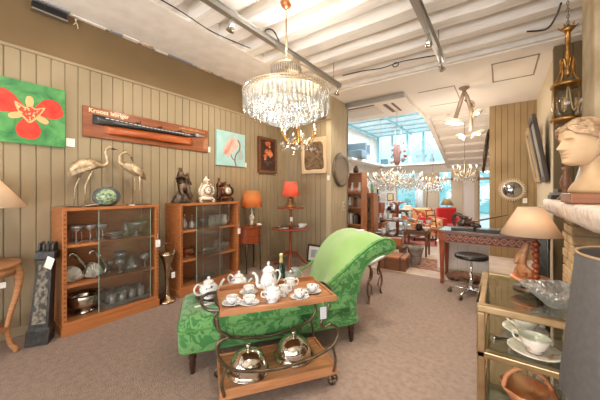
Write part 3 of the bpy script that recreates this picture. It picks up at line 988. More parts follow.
o = MB().box((0, 0, .02), (.05, .09, .003), RY(.5)).build('price_card', M_paper, loc=(-3.34, 3.42, .77)); tag(o, 'white card leaning at the foot of the orange shaded lamp', 'card')

t = thing('dumbwaiter_table', 'two tier round mahogany table on a tripod foot in the corner', 'table', (-3.02, 3.88, 0))
MB().lathe([(.03, .22), (.042, .27), (.03, .33), (.022, .4), (.03, .5), (.024, .6), (.05, .67), (.05, .68)], n=16).lathe([(.025, .7), (.032, .76), (.02, .82), (.026, .92), (.02, 1.0), (.045, 1.045)], n=16).build('column', M_red, t)
for k, a in enumerate((-1.0, 1.1, 3.2)):
    MB().tube(spl([(math.cos(a) * r, math.sin(a) * r, z) for r, z in ((.01, .27), (.1, .25), (.2, .15), (.3, .05), (.37, .02))], 5), [.026] * 8 + [.02] * 8 + [.016] * 4 + [.018], 8).build('leg', M_red, t)
MB().lathe([(.31, .682), (.335, .69), (.335, .702), (.32, .703), (0, .70)], n=36).build('lower_tier', M_red, t)
MB().lathe([(.22, 1.045), (.245, 1.053), (.245, 1.066), (.23, 1.067), (0, 1.064)], n=36).build('upper_tier', M_red, t)
t = thing('table_lamp', 'lamp with a coral red drum shade on the upper tier of the corner table', 'lamp', (-3.02, 3.88, 1.067))
MB().lathe([(.1, 0), (.105, .015), (.09, .03), (.085, .05), (.095, .06), (.06, .085), (.05, .1), (.06, .13), (.075, .15), (.03, .17), (.012, .19), (.012, .26)], n=20).build('base', mat('brown_brass', (150, 104, 62), .4, .5), t)
MB().lathe([(.155, .195), (.115, .455), (.112, .455), (.152, .195)], n=32).build('shade', shade_mat('coral_shade', (222, 134, 112)), t)
MB().ball((0, 0, .3), .025).build('bulb', M_bulb, t)
lamp_light('bulb_light', (-3.02, 3.88, 1.067 + .31), 6.5, (255, 190, 130))
for (dx, dy, r, n) in ((-.17, -.1, .075, 'small silver dish at the left of the lower tier of the corner table'), (.02, -.2, .085, 'flat china plate at the front of the lower tier of the corner table'), (.16, .07, .08, 'deeper white bowl at the right of the lower tier of the corner table')):
    o = MB().lathe([(r * .5, 0), (r * .7, .008), (r, .03 if r < .08 else .02), (r * .96, .03 if r < .08 else .022), (r * .6, .012), (0, .008)], n=22).build('dish', M_silver if r < .08 else M_porcdec, loc=(-3.02 + dx, 3.88 + dy, .703)); tag(o, n, 'dish')
t = thing('china_bowl', 'white china bowl set on the far side of the lower tier of the corner table', 'bowl', (-2.86, 4.02, .703))
MB().lathe([(.04, 0), (.035, .01), (.07, .04), (.085, .07), (.08, .07), (.03, .016), (0, .014)], n=22).build('body', M_porc, t)
o = MB().box((0, 0, 0), (.003, .05, .075)).build('price_tag', M_paper, loc=(-2.985, 3.86, .86), rz=-.6); tag(o, 'white price tag hanging on the column of the corner table', 'tag')

t = thing('framed_picture', 'small pale picture in a dark frame leaning on the floor by the corner', 'picture', (-2.84, 4.40, 0.002), rot=(math.radians(-9), 0, 0))
fm = MB()
W, H = .37, .33
for a in ((-W / 2, W / 2, 0, .03), (-W / 2, W / 2, H - .03, H), (-W / 2, -W / 2 + .03, .03, H - .03), (W / 2 - .03, W / 2, .03, H - .03)):
    fm.bx(a[0], a[1], -.012, .012, a[2], a[3])
fm.build('frame', mat('dark_frame', (62, 44, 34), .4), t, bev=.003)
MB().bx(-W / 2 + .028, W / 2 - .028, -.004, .006, .028, H - .028).build('mount', M_paper, t)
MB().bx(-.1, .1, -.006, -.003, .09, .24).build('print', blotch('seascape', [(150, 166, 176), (196, 204, 206), (222, 222, 216)], 6), t)

# ------------------------------------------------ pictures on the walls
def wallpic(name, label, y, z, W, H, fr, fm_, art, tilt=0, dep=.03):
    """hangs on the left wall, local x = out of the wall, y = along it"""
    t = thing(name, label, 'painting', (XL + .004, y, z), rot=(0, tilt, 0))
    if fr:
        m = MB()
        for a in ((-W / 2, W / 2, 0, fr), (-W / 2, W / 2, H - fr, H), (-W / 2, -W / 2 + fr, fr, H - fr), (W / 2 - fr, W / 2, fr, H - fr)):
            m.bx(0, dep, a[0], a[1], a[2], a[3])
        m.build('frame', fm_, t, bev=.004)
        MB().bx(0, dep * .6, -W / 2 + fr, W / 2 - fr, fr, H - fr).build('canvas', art, t)
    return t
def blob(m, pts, x0, x1, mi, n=5):
    m.prism(spl2(pts, n, True), x0, x1, 'x', mi)

t = thing('flower_painting', 'canvas with a big red three petalled flower on green at the left', 'painting', (XL + .004, .615, 1.80))
W, H = .53, .585
m = MB(); m.bx(0, .03, -W / 2, W / 2, 0, H)
x = .03
R3 = lambda a, L_, w, c=(0.0, .30): [(c[0] + math.cos(a) * u * L_ - math.sin(a) * v * w, c[1] + math.sin(a) * u * L_ + math.cos(a) * v * w) for u, v in ((.08, 0), (.3, .55), (.62, 1), (.92, .8), (1.03, .1), (.94, -.8), (.62, -1), (.3, -.55))]
for a, L_, w in ((math.radians(158), .30, .105), (math.radians(22), .25, .095), (math.radians(-92), .245, .085)):
    blob(m, R3(a, L_, w), x - .002, x + .002, 1)
for a in (math.radians(205), math.radians(90), math.radians(-30)):
    blob(m, R3(a, .15, .028), x - .001, x + .0035, 2)
m.prism(spl2([(-.1, .385), (-.03, .345), (.0, .37), (.04, .345), (.11, .37), (.08, .30), (.045, .245), (0, .2), (-.045, .245), (-.08, .3)], 4, True), x, x + .0045, 'x', 2)
m.prism(spl2([(-.085, .365), (-.03, .33), (.0, .355), (.04, .333), (.093, .355), (.068, .30), (.035, .255), (0, .215), (-.035, .255), (-.068, .3)], 4, True), x, x + .0052, 'x', 3)
m.build('canvas', [blotch('leaf_green', [(24, 104, 56), (58, 150, 72), (30, 116, 64), (96, 170, 96), (150, 200, 140)], 5), mat('petal_red', (196, 40, 28), .6, col2=(222, 72, 50), scale=14), mat('petal_cream', (240, 178, 120), .6), mat('petal_spotted', (208, 66, 42), .6, col2=(240, 190, 140), scale=50, lo=.54, hi=.6)], t)

t = thing('flamingo_painting', 'pale turquoise canvas with a pink flamingo, right of the ship model', 'painting', (XL + .004, 3.05, 1.775))
W, H = .6, .56
m = MB(); m.bx(0, .03, -W / 2, W / 2, 0, H)
blob(m, [(-.12, .2), (-.16, .26), (-.1, .38), (-.03, .47), (.05, .49), (.13, .44), (.14, .34), (.06, .27), (.0, .2), (-.06, .15)], x - .002, x + .002, 1)
blob(m, [(-.16, .2), (-.05, .36), (.02, .44), (.0, .36), (-.08, .2)], x - .001, x + .003, 2)
nk = spl2([(.13, .45), (.18, .38), (.17, .28), (.1, .2), (.07, .1), (.1, .0)], 6)
m.tube([(x, a, max(b, .008)) for a, b in nk], .012, 6, mi=3)
blob(m, [(.19, .12), (.16, .2), (.2, .29), (.24, .22), (.25, .14)], x - .001, x + .002, 4)
m.tube([(x, -.02, .2), (x, .02, .12), (x, .06, .1)], .008, 6, mi=3)
m.build('canvas', [blotch('turquoise_wash', [(150, 196, 196), (176, 214, 212), (196, 222, 216)], 3), mat('flamingo_pink', (226, 160, 146), .6, col2=(240, 196, 184), scale=12), mat('flamingo_deep', (206, 116, 104), .6, col2=(232, 160, 146), scale=16), mat('flamingo_neck', (150, 110, 110), .6), mat('grey_plume', (170, 180, 182), .6)], t)

t = wallpic('still_life_painting', 'dark painting with orange blossoms in a brown frame near the corner', 3.93, 1.70, .5, .68, .05, M_walnut, blotch('dark_blossom', [(40, 28, 24), (52, 34, 28), (70, 42, 32), (46, 32, 28)], 8), dep=.05)
m = MB()
rf = random.Random(5)
for k in range(15):
    cy, cz = rf.gauss(.0, .055), .40 + rf.gauss(.0, .075)
    r = rf.uniform(.022, .05)
    blob(m, [(cy + r * (1 + .35 * math.sin(3 * q + k)) * math.cos(q), cz + r * (1 + .35 * math.cos(4 * q + k)) * math.sin(q)) for q in [2 * PI * j / 9 for j in range(9)]], .028, .0305 + .0004 * k, k % 2, 3)
for k in range(9):
    cy, cz = rf.gauss(.02, .06), .2 + rf.gauss(.0, .06)
    blob(m, [(cy + .014 * math.cos(q), cz + .03 * math.sin(q)) for q in [2 * PI * j / 7 for j in range(7)]], .028, .0305 + .0003 * k, 2, 2)
m.build('painted_blossom', [mat('blossom_orange', (196, 98, 50), .6), mat('blossom_pink', (206, 136, 96), .6), mat('blossom_leaf', (92, 74, 52), .6)], t)

t = thing('framed_print', 'brown leafy print in a pale frame tilted out from the corner wall', 'painting', (-2.90, YB - .004, 1.70), rot=(math.radians(3.5), 0, 0))
W, H = .56, .68
m = MB()
for a in ((-W / 2, W / 2, 0, .05), (-W / 2, W / 2, H - .05, H), (-W / 2, -W / 2 + .05, .05, H - .05), (W / 2 - .05, W / 2, .05, H - .05)):
    m.bx(a[0], a[1], -.045, 0, a[2], a[3])
m.build('frame', mat('cream_frame', (214, 190, 154), .5), t, bev=.005)
MB().bx(-W / 2 + .05, W / 2 - .05, -.03, -.002, .05, H - .05).build('mount', mat('cream_mount', (226, 206, 172), .6), t)
MB().prism(spl2([(-.2, .09), (.0, .08), (.21, .09), (.215, .3), (.2, .57), (.05, .6), (-.16, .59), (-.205, .4)], 5, True), -.033, -.028, 'y').build('print', blotch('leafy_print', [(56, 44, 34), (92, 72, 52), (150, 122, 88), (66, 50, 40)], 17), t)

# half model of a ship on a board
t = thing('ship_half_model', 'half model of a ship with a black hull on a long varnished board', 'model', (XL + .004, 1.03, 1.945))
BW, BH = 1.57, .335
MB().bx(0, .025, 0, BW, 0, BH).build('board', wood('plaque_wood', (112, 56, 24), (150, 82, 38), .4, stretch=(10, 1.2, 14)), t, bev=.006)
def hull(zf, name, m_, u0, u1, tipz):
    mb = MB(); rings = []
    n = 22
    for i in range(n + 1):
        f = i / n
        u = u0 + (u1 - u0) * f
        top, bot, dep = zf(f)
        ring = [(.024, u, top)]
        for k in range(7):
            q = k / 6
            ring.append((.025 + dep * math.sin(min(1, q * 1.0 + .25) * PI / 2 * (1 if q < .8 else 1)) * (1 - .25 * q), u, top + (bot - top) * q))
        ring.append((.024, u, bot))
        rings.append(ring)
    mb.loft(rings)
    return mb.build(name, m_, t)
taper = lambda f: max(.03, min(1, f * 7)) * max(.03, min(1, (1 - f) * 3.4)) ** .7
hull(lambda f: (.245 - .02 * math.sin(PI * f) + .012 * (1 - f), .15 + .035 * f + (.02 if f > .9 else 0), .065 * taper(f)), 'upper_hull', mat('black_hull', (24, 25, 28), .3, coat=.3), .085, 1.40, 0)
hull(lambda f: (.155 + .03 * f, .06 + .012 * f, .062 * taper(f)), 'lower_hull', wood('orange_hull', (146, 68, 26), (176, 90, 40), .35, stretch=(10, 1, 10)), .2, 1.30, 0)
m = MB()
for k in range(22):
    f = .1 + .8 * k / 22
    u = .085 + 1.315 * f
    z = .245 - .02 * math.sin(PI * f) + .012 * (1 - f) - .022
    m.box((.030 + .065 * taper(f) * .62, u, z), (.012, .034, .009))
m.build('white_rail', mat('rail_white', (214, 214, 210), .5), t)
m = MB(); m.tube([(.03, 1.38, .225), (.05, 1.43, .228), (.03, 1.50, .235)], [.016, .012, .004], 7); m.box((.05, 1.36, .23), (.03, .05, .04)); m.build('bow_fitting', mat('bow_grey', (150, 156, 166), .4), t)
m = MB()
for u in (.55, .82, 1.1):
    m.box((.05, u, .245), (.02, .05, .012)); m.tube([(.05, u + .02, .25), (.05, u + .02, .275)], .004, 5)
m.build('deck_house', M_black, t)
M_let = mat('letter_cream', (232, 206, 168), .6)
text_mesh('lettering', 'Kroosz Isbriger', .064, M_let, t, (.0255, .05, .276), (PI / 2, 0, PI / 2))
m = MB()
rr = random.Random(3)
u = 1.1
while u < 1.5:
    l = rr.uniform(.006, .016)
    m.bx(.025, .027, u, u + l, .285, .285 + rr.choice([.012, .018])); u += l + rr.uniform(.004, .012)
m.build('small_lettering', mat('letter_dull', (196, 148, 96), .6), t)

# price cards on the wall
for (y, z, w, h, n) in ((.93, 1.82, .075, .085, 'square white price card on the wall beside the flower painting'), (2.63, 1.955, .05, .085, 'white price card at the right end of the ship model board'), (3.385, 1.775, .05, .085, 'white price card at the lower corner of the flamingo painting'), (4.21, 1.69, .045, .09, 'white price card below the dark blossom painting')):
    o = MB().bx(0, .003, -w / 2, w / 2, 0, h).build('price_card', M_paper, loc=(XL + .006, y, z)); tag(o, n, 'card')
o = MB().bx(-.025, .025, -.003, 0, 0, .09).build('price_card', M_paper, loc=(-2.6, YB - .006, 1.56)); tag(o, 'white price card below the brown leafy print', 'card')
# slim fixture high on the wall, hook
t = thing('wall_vent', 'slim black vent with a metal edge high on the left wall', 'vent', (XL + .003, .76, 3.10))
MB().bx(0, .05, -.13, .13, 0, .07).build('body', M_black, t)
MB().bx(.0, .06, -.135, .135, -.012, .004).build('edge', M_steel, t)
o = MB().tube(spl([(0, 0, .06), (.02, 0, .04), (.02, .015, .0), (.0, .02, -.02)], 4), .006, 6).tube(spl([(0, 0, .06), (.02, 0, .03), (.02, -.02, .0)], 4), .006, 6).ball((.02, .0, .06), .012).build('wall_hook', mat('pale_metal', (214, 200, 170), .4, .6), loc=(XL + .012, .97, 3.10)); tag(o, 'small pale hook under the white ceiling edge on the left wall', 'hook')
# round mirror on the return wall
t = thing('round_mirror', 'round mirror in a dark beaded frame hanging beside the shop passage', 'mirror', (-2.547, 4.88, 1.77), rot=(0, PI / 2, 0))
MB().lathe([(.25, 0), (.33, 0), (.335, .02), (.31, .04), (.285, .035), (.26, .045), (.25, .03)], n=48).build('frame', mat('dark_frame_metal', (112, 98, 82), .4, .5), t)
MB().lathe([(.255, 0), (.255, .012), (0, .012)], n=40).build('glass', mat('mirror_glass', (230, 230, 228), .05, 1), t)
t = thing('light_switch', 'double light switch on the edge of the passage wall', 'switch', (-2.547, 5.0, .98))
MB().bx(0, .012, -.04, .04, 0, .16).build('plate', mat('switch_white', (222, 214, 200), .4), t, bev=.003)
MB().bx(.012, .018, -.025, .025, .02, .07).bx(.012, .018, -.025, .025, .09, .14).build('rocker', mat('rocker_grey', (150, 140, 124), .4), t, bev=.002)
# ================================================================== CHANDELIERS AND CEILING
M_chainb = mat('old_brass', (150, 116, 76), .4, .9)
def chain(m, x, y, z0, z1, r=.012, w=.003):
    z = z0
    k = 0
    while z < z1:
        pts = []
        for q in range(8):
            a = 2 * PI * q / 8
            u = r * .55 * math.cos(a); v = r * 1.25 * math.sin(a)
            pts.append((x + (u if k % 2 else 0), y + (0 if k % 2 else u), z + v))
        m.tube(pts, w, 5, closed=True)
        z += r * 1.9; k += 1
cx_, cy_ = -1.72, 2.14
t = thing('crystal_chandelier', 'large round chandelier of hanging crystal prisms on a chain above the room', 'chandelier', (cx_, cy_, 1.96))
m = MB(); chain(m, 0, 0, .68, 1.28); m.build('chain', M_chainb, t)
MB().lathe([(.01, 1.2), (.05, 1.23), (.06, 1.265), (.0, 1.27)], n=20).build('ceiling_rose', mat('copper', (196, 126, 84), .35, .9), t)
m = MB()
for r, z in ((.42, .385), (.42, .355), (.15, .62), (.14, .47), (.33, .26), (.22, .16)):
    m.tube([(r * math.cos(2 * PI * k / 48), r * math.sin(2 * PI * k / 48), z) for k in range(48)], .008, 6, closed=True)
for k in range(6):
    a = k * PI / 3
    m.tube([(.14 * math.cos(a), .14 * math.sin(a), .47), (.42 * math.cos(a), .42 * math.sin(a), .385)], .006, 5)
    m.tube([(.42 * math.cos(a), .42 * math.sin(a), .36), (.22 * math.cos(a), .22 * math.sin(a), .16)], .005, 5)
m.tube([(0, 0, .7), (0, 0, .08)], .012, 8)
m.lathe([(.02, .66), (.15, .625), (.15, .612), (.02, .63)], n=30)
m.build('frame', mat('champagne_metal', (226, 210, 184), .35, .6), t)
m = MB()
m.lathe([(.145, .455), (.25, .428), (.425, .392), (.425, .385), (.25, .418), (.145, .445)], n=48)
m.build('bead_canopy', glass('bead_canopy', (240, 224, 196), .1, .2, (236, 218, 186), .6), t)
prism_me = None
def prism_at(m, r, a, z0, z1, w=.011):
    c, s_ = math.cos(a), math.sin(a)
    T0 = m.T
    m.T = TR(r * c, r * s_, 0) @ RZ(a)
    p = [(-w * .5, 0), (0, -w), (w * .5, 0), (0, w)]
    zz = [z0, z0 - .012, z1 + .02, z1]
    m.loft([[(x * f, y * f, z) for x, y in p] for z, f in zip(zz, (.3, 1, 1, .15))], sm=False)
    m.T = T0
proto = None
for k in range(64):
    a = 2 * PI * k / 64
    if proto is None:
        m = MB(); prism_at(m, .42, 0, .35, .165, .013); proto = m.build('crystal_prism', M_crystal, t)
    else:
        c = proto.copy(); COL.objects.link(c); c.parent = t; c.rotation_euler = (0, 0, a)
m = MB()
for k in range(90):
    a = 2 * PI * k / 90
    m.lathe([(0, -.008), (.008, 0), (0, .008)], (.428 * math.cos(a), .428 * math.sin(a), .372), 6, sm=False)
for k in range(40):
    a = 2 * PI * k / 40
    prism_at(m, .15, a, .61, .53, .009); prism_at(m, .143, a + .05, .535, .46, .009)
for r, n, z0, z1 in ((.37, 56, .34, .14), (.31, 50, .27, .11), (.25, 42, .22, .085), (.19, 32, .19, .065), (.13, 24, .17, .05), (.07, 14, .15, .04)):
    for k in range(n):
        prism_at(m, r, 2 * PI * (k + .3) / n, z0, z1, .011)
m.lathe([(0, -.05), (.022, -.03), (.03, 0), (.018, .03), (0, .05)], (0, 0, .04), 10, sm=False)
stuff(m.build('crystal_fringe', M_crystal, t))
for k in range(8):
    a = k * PI / 4 + .2
    b = MB(); b.lathe([(.006, 0), (.012, .02), (.014, .04), (.008, .06), (0, .07)], (.24 * math.cos(a), .24 * math.sin(a), .26), 8); b.build('bulb', M_bulb, t)
for k in range(3):
    a = k * 2.09 + .5
    lamp_light('chandelier_light', (cx_ + .2 * math.cos(a), cy_ + .2 * math.sin(a), 2.23), 7.5, (255, 247, 234), .05)
lamp_light('chandelier_light', (cx_, cy_, 2.78), 20, (255, 248, 238), .1)  # added uplight over the chandelier to brighten the ceiling; no bulb here

def arm_chandelier(label, loc, R_, n, m_arm, drops, top, s=1, bm_=M_bulb, power=0, seed=1):
    t = thing('arm_chandelier', label, 'chandelier', loc)
    m = MB()
    m.lathe([(0, -.1), (.02, -.07), (.035, -.02), (.02, .03), (.03, .07), (.012, .14), (.02, .2), (.008, .3)], n=12)
    m.build('stem', m_arm, t)
    for k in range(n):
        a = 2 * PI * k / n
        c, q = math.cos(a), math.sin(a)
        m = MB()
        m.tube(spl([(c * r * R_, q * r * R_, z) for r, z in ((.05, .0), (.3, -.09), (.62, -.09), (.88, 0), (.99, .06))], 4), .009, 6)
        m.lathe([(.012, .055), (.035, .07), (.03, .075), (.012, .07)], (c * R_, q * R_, 0), 10)
        ar = m.build('arm', m_arm, t)
        MB().lathe([(.01, .07), (.01, .13)], (c * R_, q * R_, 0), 8).build('candle', M_paper, ar)
        MB().lathe([(.005, .13), (.012, .145), (.009, .165), (0, .185)], (c * R_, q * R_, 0), 8).build('bulb', bm_, ar)
    r_ = random.Random(seed)
    m = MB()
    for k in range(drops):
        a = r_.uniform(0, 2 * PI); rr = R_ * math.sqrt(r_.uniform(.02, 1.05)); z = -.14 + r_.uniform(-.07, .1) + (1 - rr / R_) * r_.uniform(-.1, .42) * R_ / .4
        m.lathe([(0, -.04), (.019, -.008), (0, .02)], (rr * math.cos(a), rr * math.sin(a), z), 5, sm=False)
    m.lathe([(0, -.03), (.025, 0), (0, .03)], (0, 0, -.13), 8, sm=False)
    stuff(m.build('crystal_drops', M_crystal, t))
    m = MB()
    if top - loc[2] > .3:
        chain(m, 0, 0, .3 / s, (top - loc[2]) / s, .012, .003)
        m.build('chain', M_chainb, t)
    t.scale = (s,) * 3
    if power:
        lamp_light('chandelier_light', (loc[0], loc[1], loc[2] + .12), power, (255, 222, 180), .12)
    return t
arm_chandelier('small gilt chandelier with candle bulbs hanging behind the large crystal one', (-2.50, 3.42, 2.17), .28, 6, M_gold, 60, 3.2, power=14, seed=2)
p = at(397, 180, 6.6)
arm_chandelier('large crystal chandelier with many drops in the middle of the shop passage', (p.x, p.y, 1.62), .56, 10, M_brass, 560, 3.4, power=12, seed=3)
p = at(381, 178, 7.6)
arm_chandelier('crystal chandelier half hidden at the left behind the large one in the passage', (p.x, p.y, 1.68), .38, 8, M_brass, 220, 3.4, power=0, seed=4)
p = at(433, 184, 7.4)
arm_chandelier('small crystal chandelier hanging just right of the large one in the passage', (p.x, p.y, 1.56), .25, 6, M_brass, 110, 2.9, power=6, seed=5)
p = at(473, 169, 6.6)
arm_chandelier('crystal chandelier on a long stem below the white sloping ceiling', (p.x - .16, p.y - .15, 1.80), .24, 6, M_brass, 110, 3.05, power=6, seed=6)
# figure-decorated hanging piece near the ledge
p = at(397, 152, 8.8)
t = thing('hanging_ornament', 'dark red and pale hanging ornament on two thin cords under the glass roof', 'ornament', (p.x, p.y, p.z))
m = MB(); rr = random.Random(8)
for k in range(26):
    m.ball((rr.uniform(-.2, .3), rr.uniform(-.1, .1), rr.uniform(-.38, .3) * .9), rr.uniform(.03, .07), 8, 6, mi=rr.choice([0, 0, 1]))
m.lathe([(.06, -.42), (.1, -.3), (.12, 0), (.1, .25), (.03, .33)], n=12)
m.build('body', [mat('ornament_red', (150, 108, 100), .6), mat('ornament_pale', (210, 200, 194), .6)], t)
MB().tube([(-.05, 0, .3), (-.06, 0, 1.18 - (p.z - 2.29))], .008, 5).tube([(.12, 0, .25), (.14, 0, 1.18 - (p.z - 2.29))], .008, 5).build('cords', M_steel, t)

# track rails and spots
def track(label, x, y0, y1, z, spots, power=50):
    t = thing('track_rail', label, 'lighting track', (x, y0, z))
    MB().bx(-.03, .03, 0, y1 - y0, -.015, .03).bx(-.045, .045, 0, y1 - y0, .03, .036).build('rail', M_steel, t, bev=.003)
    m = MB()
    for k in range(4):
        yy = .2 + (y1 - y0 - .4) * k / 3
        m.tube([(0, yy, .03), (0, yy, 3.36 - z)], .006, 5)
    m.build('hanger', M_steel, t)
    for (yy, aim) in spots:
        h = MB(); h.tube([(0, yy, -.015), (0, yy, -.06), (.0, yy + .01, -.085)], .012, 7)
        d = Vector(aim).normalized()
        q = d.to_track_quat('Z', 'Y').to_matrix().to_4x4()
        h.T = TR(0, yy + .01, -.09) @ q
        h.lathe([(.012, -.05), (.02, -.045), (.026, -.01), (.04, .05), (.037, .05), (.022, -.005), (0, -.01)], n=16)
        sp_ = h.build('spot', M_chrome, t)
        b = MB(); b.T = h.T; b.lathe([(.03, .03), (.02, .036), (0, .04)], n=12); b.build('bulb', emis('spot_bulb', (255, 232, 196), 9), sp_)
        o = lamp_light('spot_light', Vector((x, y0 + yy + .01, z - .09)) + d * .06, power, (255, 240, 220), .03, 'SPOT', d.to_track_quat('-Z', 'Y').to_euler(), spot=1.5)
    return t
t = track('steel lighting track crossing the beams left of the crystal chandelier', -2.05, .1, 3.9, 3.0, [(1.62, (-1, .25, -.8)), (3.72, (-.7, .5, -1)), (.5, (-1, .3, -.8)), (2.7, (-1, .2, -.7))])
t = track('steel lighting track crossing the beams in the middle of the ceiling', -.60, -.5, 3.88, 3.0, [(4.32, (.22, .9, -.55)), (1.2, (.1, .6, -1)), (2.6, (-.15, .25, -1)), (3.6, (-.05, .15, -1))], 95)
m = MB(); m.tube(spl([(-2.0, 3.9, 3.17), (-1.7, 3.96, 3.185), (-1.4, 3.98, 3.16), (-1.1, 4.0, 3.185), (-.7, 4.05, 3.17)], 6), .008, 6)
m.tube([(-1.2 + .04 * math.cos(a), 3.97, 3.15 + .03 * math.sin(a)) for a in [k * PI / 5 for k in range(10)]], .007, 5, closed=True)
tag(m.build('cable', M_black), 'coiled black cable running between the two lighting tracks', 'cable')
m = MB(); m.tube(spl([(.25, 4.1, 3.19), (.42, 4.15, 3.18), (.47, 3.9, 3.17), (.46, 3.5, 3.1)], 6), .009, 6)
tag(m.build('cable', M_black), 'short black cable under the beams above the hanging lantern', 'cable')
m = MB()
m.tube(spl([(-2.03, 2.16, 3.045), (-2.03, 2.2, 3.10), (-2.02, 2.28, 3.12), (-2.03, 2.36, 3.09), (-2.03, 2.4, 3.045)], 5), .008, 6)
tag(m.build('cable', M_black), 'loop of black cable hanging beside the left lighting track', 'cable')

# AC cassette under the glass roof
t = thing('ceiling_cassette', 'white ceiling air conditioner panel under the glass roof', 'air conditioner', (-2.75, 6.45, 3.30))
MB().bx(-1.1, 1.2, -.75, .75, 0, .10).build('panel', mat('panel_white', (226, 214, 200), .6), t, bev=.006)
MB().bx(-.45, .45, -.3, .3, -.02, 0).build('grille', mat('grille_grey', (206, 194, 178), .6), t, bev=.01)
m = MB(); m.bx(-.45, .45, -.46, -.40, -.012, 0); m.bx(.62, .70, -.34, .34, -.012, 0); m.bx(.80, .85, -.34, .34, -.012, 0); m.build('air_slot', mat('slot_brown', (110, 84, 66), .6), t)

# old ceiling lamp with glass dishes
t = thing('pipe_lamp', 'old ceiling lamp of branching grey pipes with white glass dish shades', 'lamp', (-.5, 5.5, 3.14))
m = MB()
m.lathe([(.08, 0), (.08, -.02), (.03, -.05), (.03, -.1)], n=16)
m.tube([(0, 0, -.08), (-.03, 0, -.16), (-.13, -.02, -.52)], [.03, .03, .036], 9)
m.tube([(0, 0, -.08), (.04, 0, -.16), (.12, .03, -.48)], [.03, .03, .036], 9)
m.tube([(.02, .02, -.2), (.1, .06, -.3), (.1, .06, -.75)], .03, 9)
m.tube(spl([(.03, 0, -.22), (.12, 0, -.26), (.15, 0, -.34), (.09, 0, -.4)], 5), .012, 6)
m.build('pipes', mat('pipe_grey', (160, 140, 122), .45, .5), t)
for x, y, z, r, rx in ((-.15, -.02, -.56, .17, .2), (.18, .03, -.46, .1, -.7), (-.05, .05, -.83, .09, .7), (.2, .06, -.8, .13, -.4)):
    m = MB(); m.T = TR(x, y, z) @ RY(rx)
    m.lathe([(.03, .04), (r * .6, .03), (r, -.03), (r * .97, -.035), (r * .55, .015), (.02, .03)], n=24)
    m.build('glass_dish', glass('opal_dish', (250, 250, 246), .2, .1, (246, 244, 238), .75), t)
    b = MB(); b.T = m.T; b.ball((0, 0, -.01), .03, 10, 8); b.build('bulb', M_bulb, t)
lamp_light('pipe_lamp_light', (-.5, 5.5, 2.3), 14, (255, 226, 190), .1)

# ================================================================== CHAISE
CA = math.atan2(.821, .571)
t = thing('chaise_longue', 'green damask chaise longue with a scrolled back end and dark turned legs', 'sofa', (-1.815, 1.167, 0), CA)
M_dam = damask('green_damask', (52, 116, 54), (100, 154, 88), 12)
M_velvet = mat('green_velvet', (122, 158, 88), .8, sheen=.4, col2=(132, 166, 100), scale=5, bump=.1, bscale=120)
M_pipe = mat('green_piping', (84, 140, 66), .8)
DEP = .60
m = MB()
# seat body with softly rolled edges
def rrect(x0, x1, y0, y1, r, n=5):
    out = []
    for cx2, cy2, a0 in ((x1 - r, y1 - r, 0), (x0 + r, y1 - r, PI / 2), (x0 + r, y0 + r, PI), (x1 - r, y0 + r, 1.5 * PI)):
        for k in range(n + 1):
            a = a0 + PI / 2 * k / n
            out.append((cx2 + r * math.cos(a), cy2 + r * math.sin(a)))
    return out
rings = []
for z, e in ((.165, .02), (.175, .005), (.25, 0), (.335, 0), (.375, .005), (.405, .02), (.42, .045), (.428, .09)):
    rings.append([(x, y, z) for x, y in rrect(-.10 + e, 1.36 - e * .2, 0 + e, DEP - e, .05)])
m.loft(rings)
m.build('seat', M_dam, t)
m = MB(); m.tube([(x, y, .335) for x, y in rrect(-.104, 1.30, -.004, DEP + .004, .05)], .006, 6, closed=True)
m.tube([(x, y, .172) for x, y in rrect(-.092, 1.36, .006, DEP - .006, .05)], .006, 6, closed=True)
m.build('piping', M_pipe, t)
# scrolled back: profile swept across the depth
inner = [(.80, .40), (.92, .442), (1.06, .525), (1.2, .622), (1.33, .722), (1.45, .808), (1.55, .868), (1.63, .9), (1.70, .905)]
outer = [(1.76, .885), (1.79, .845), (1.775, .80), (1.73, .775), (1.66, .765), (1.58, .745), (1.50, .70), (1.44, .63), (1.405, .53), (1.388, .40), (1.38, .28), (1.375, .165), (1.0, .165), (.84, .25)]
prof = spl2(inner + outer, 4, True)
ni = len(inner) * 4
inner_b = [(.96, .405), (1.10, .428), (1.155, .53), (1.2, .655), (1.285, .79), (1.38, .875), (1.47, .925), (1.58, .945), (1.68, .935)]
prof_b = spl2(inner_b + outer, 4, True)
rings = []
ws = [0, .006, .02, .045, .08, .12, .16, .2, .25, .3, .36, .42, .48, .53, .56, .58, .594, .60]
for w_ in ws:
    e = max(0, 1 - w_ / .045, 1 - (DEP - w_) / .045)
    ins = .028 * (1 - math.sqrt(max(0, 1 - e * e))) if e > 0 else 0
    q = min(1, max(0, (w_ - .02) / .22)); q = q * q * (3 - 2 * q)
    base = [(x0 + (x1 - x0) * q, z0 + (z1 - z0) * q) for (x0, z0), (x1, z1) in zip(prof, prof_b)]
    k = len(base); ring = []
    for i, (x, z) in enumerate(base):
        xa, za = base[i - 1]; xb, zb = base[(i + 1) % k]
        nx, nz = -(zb - za), (xb - xa)
        l = math.hypot(nx, nz) or 1
        ring.append((x - nx / l * ins, w_, z - nz / l * ins))
    rings.append(ring)
m = MB()
m.loft([r[ni - 2:] + r[:3] for r in rings], closed=False, cap=False)
m.add(rings[0], [list(range(len(rings[0])))[::-1]]); m.add(rings[-1], [list(range(len(rings[-1])))])
m.loft([r[2:ni - 1] for r in rings[:4]], closed=False, cap=False)
m.loft([r[2:ni - 1] for r in rings[-4:]], closed=False, cap=False)
m.build('backrest', M_dam, t)
m = MB(); m.loft([r[2:ni - 1] for r in rings[3:-3]], closed=False, cap=False)
m.build('back_pad', M_velvet, t)
m = MB()
for w_ in (.012, DEP - .012):
    pts = [(x, w_, z) for x, z in prof[4:len(inner) * 4 + 36]]
    m.tube(pts, .009, 7)
m.build('back_piping', M_pipe, t)
m = MB()
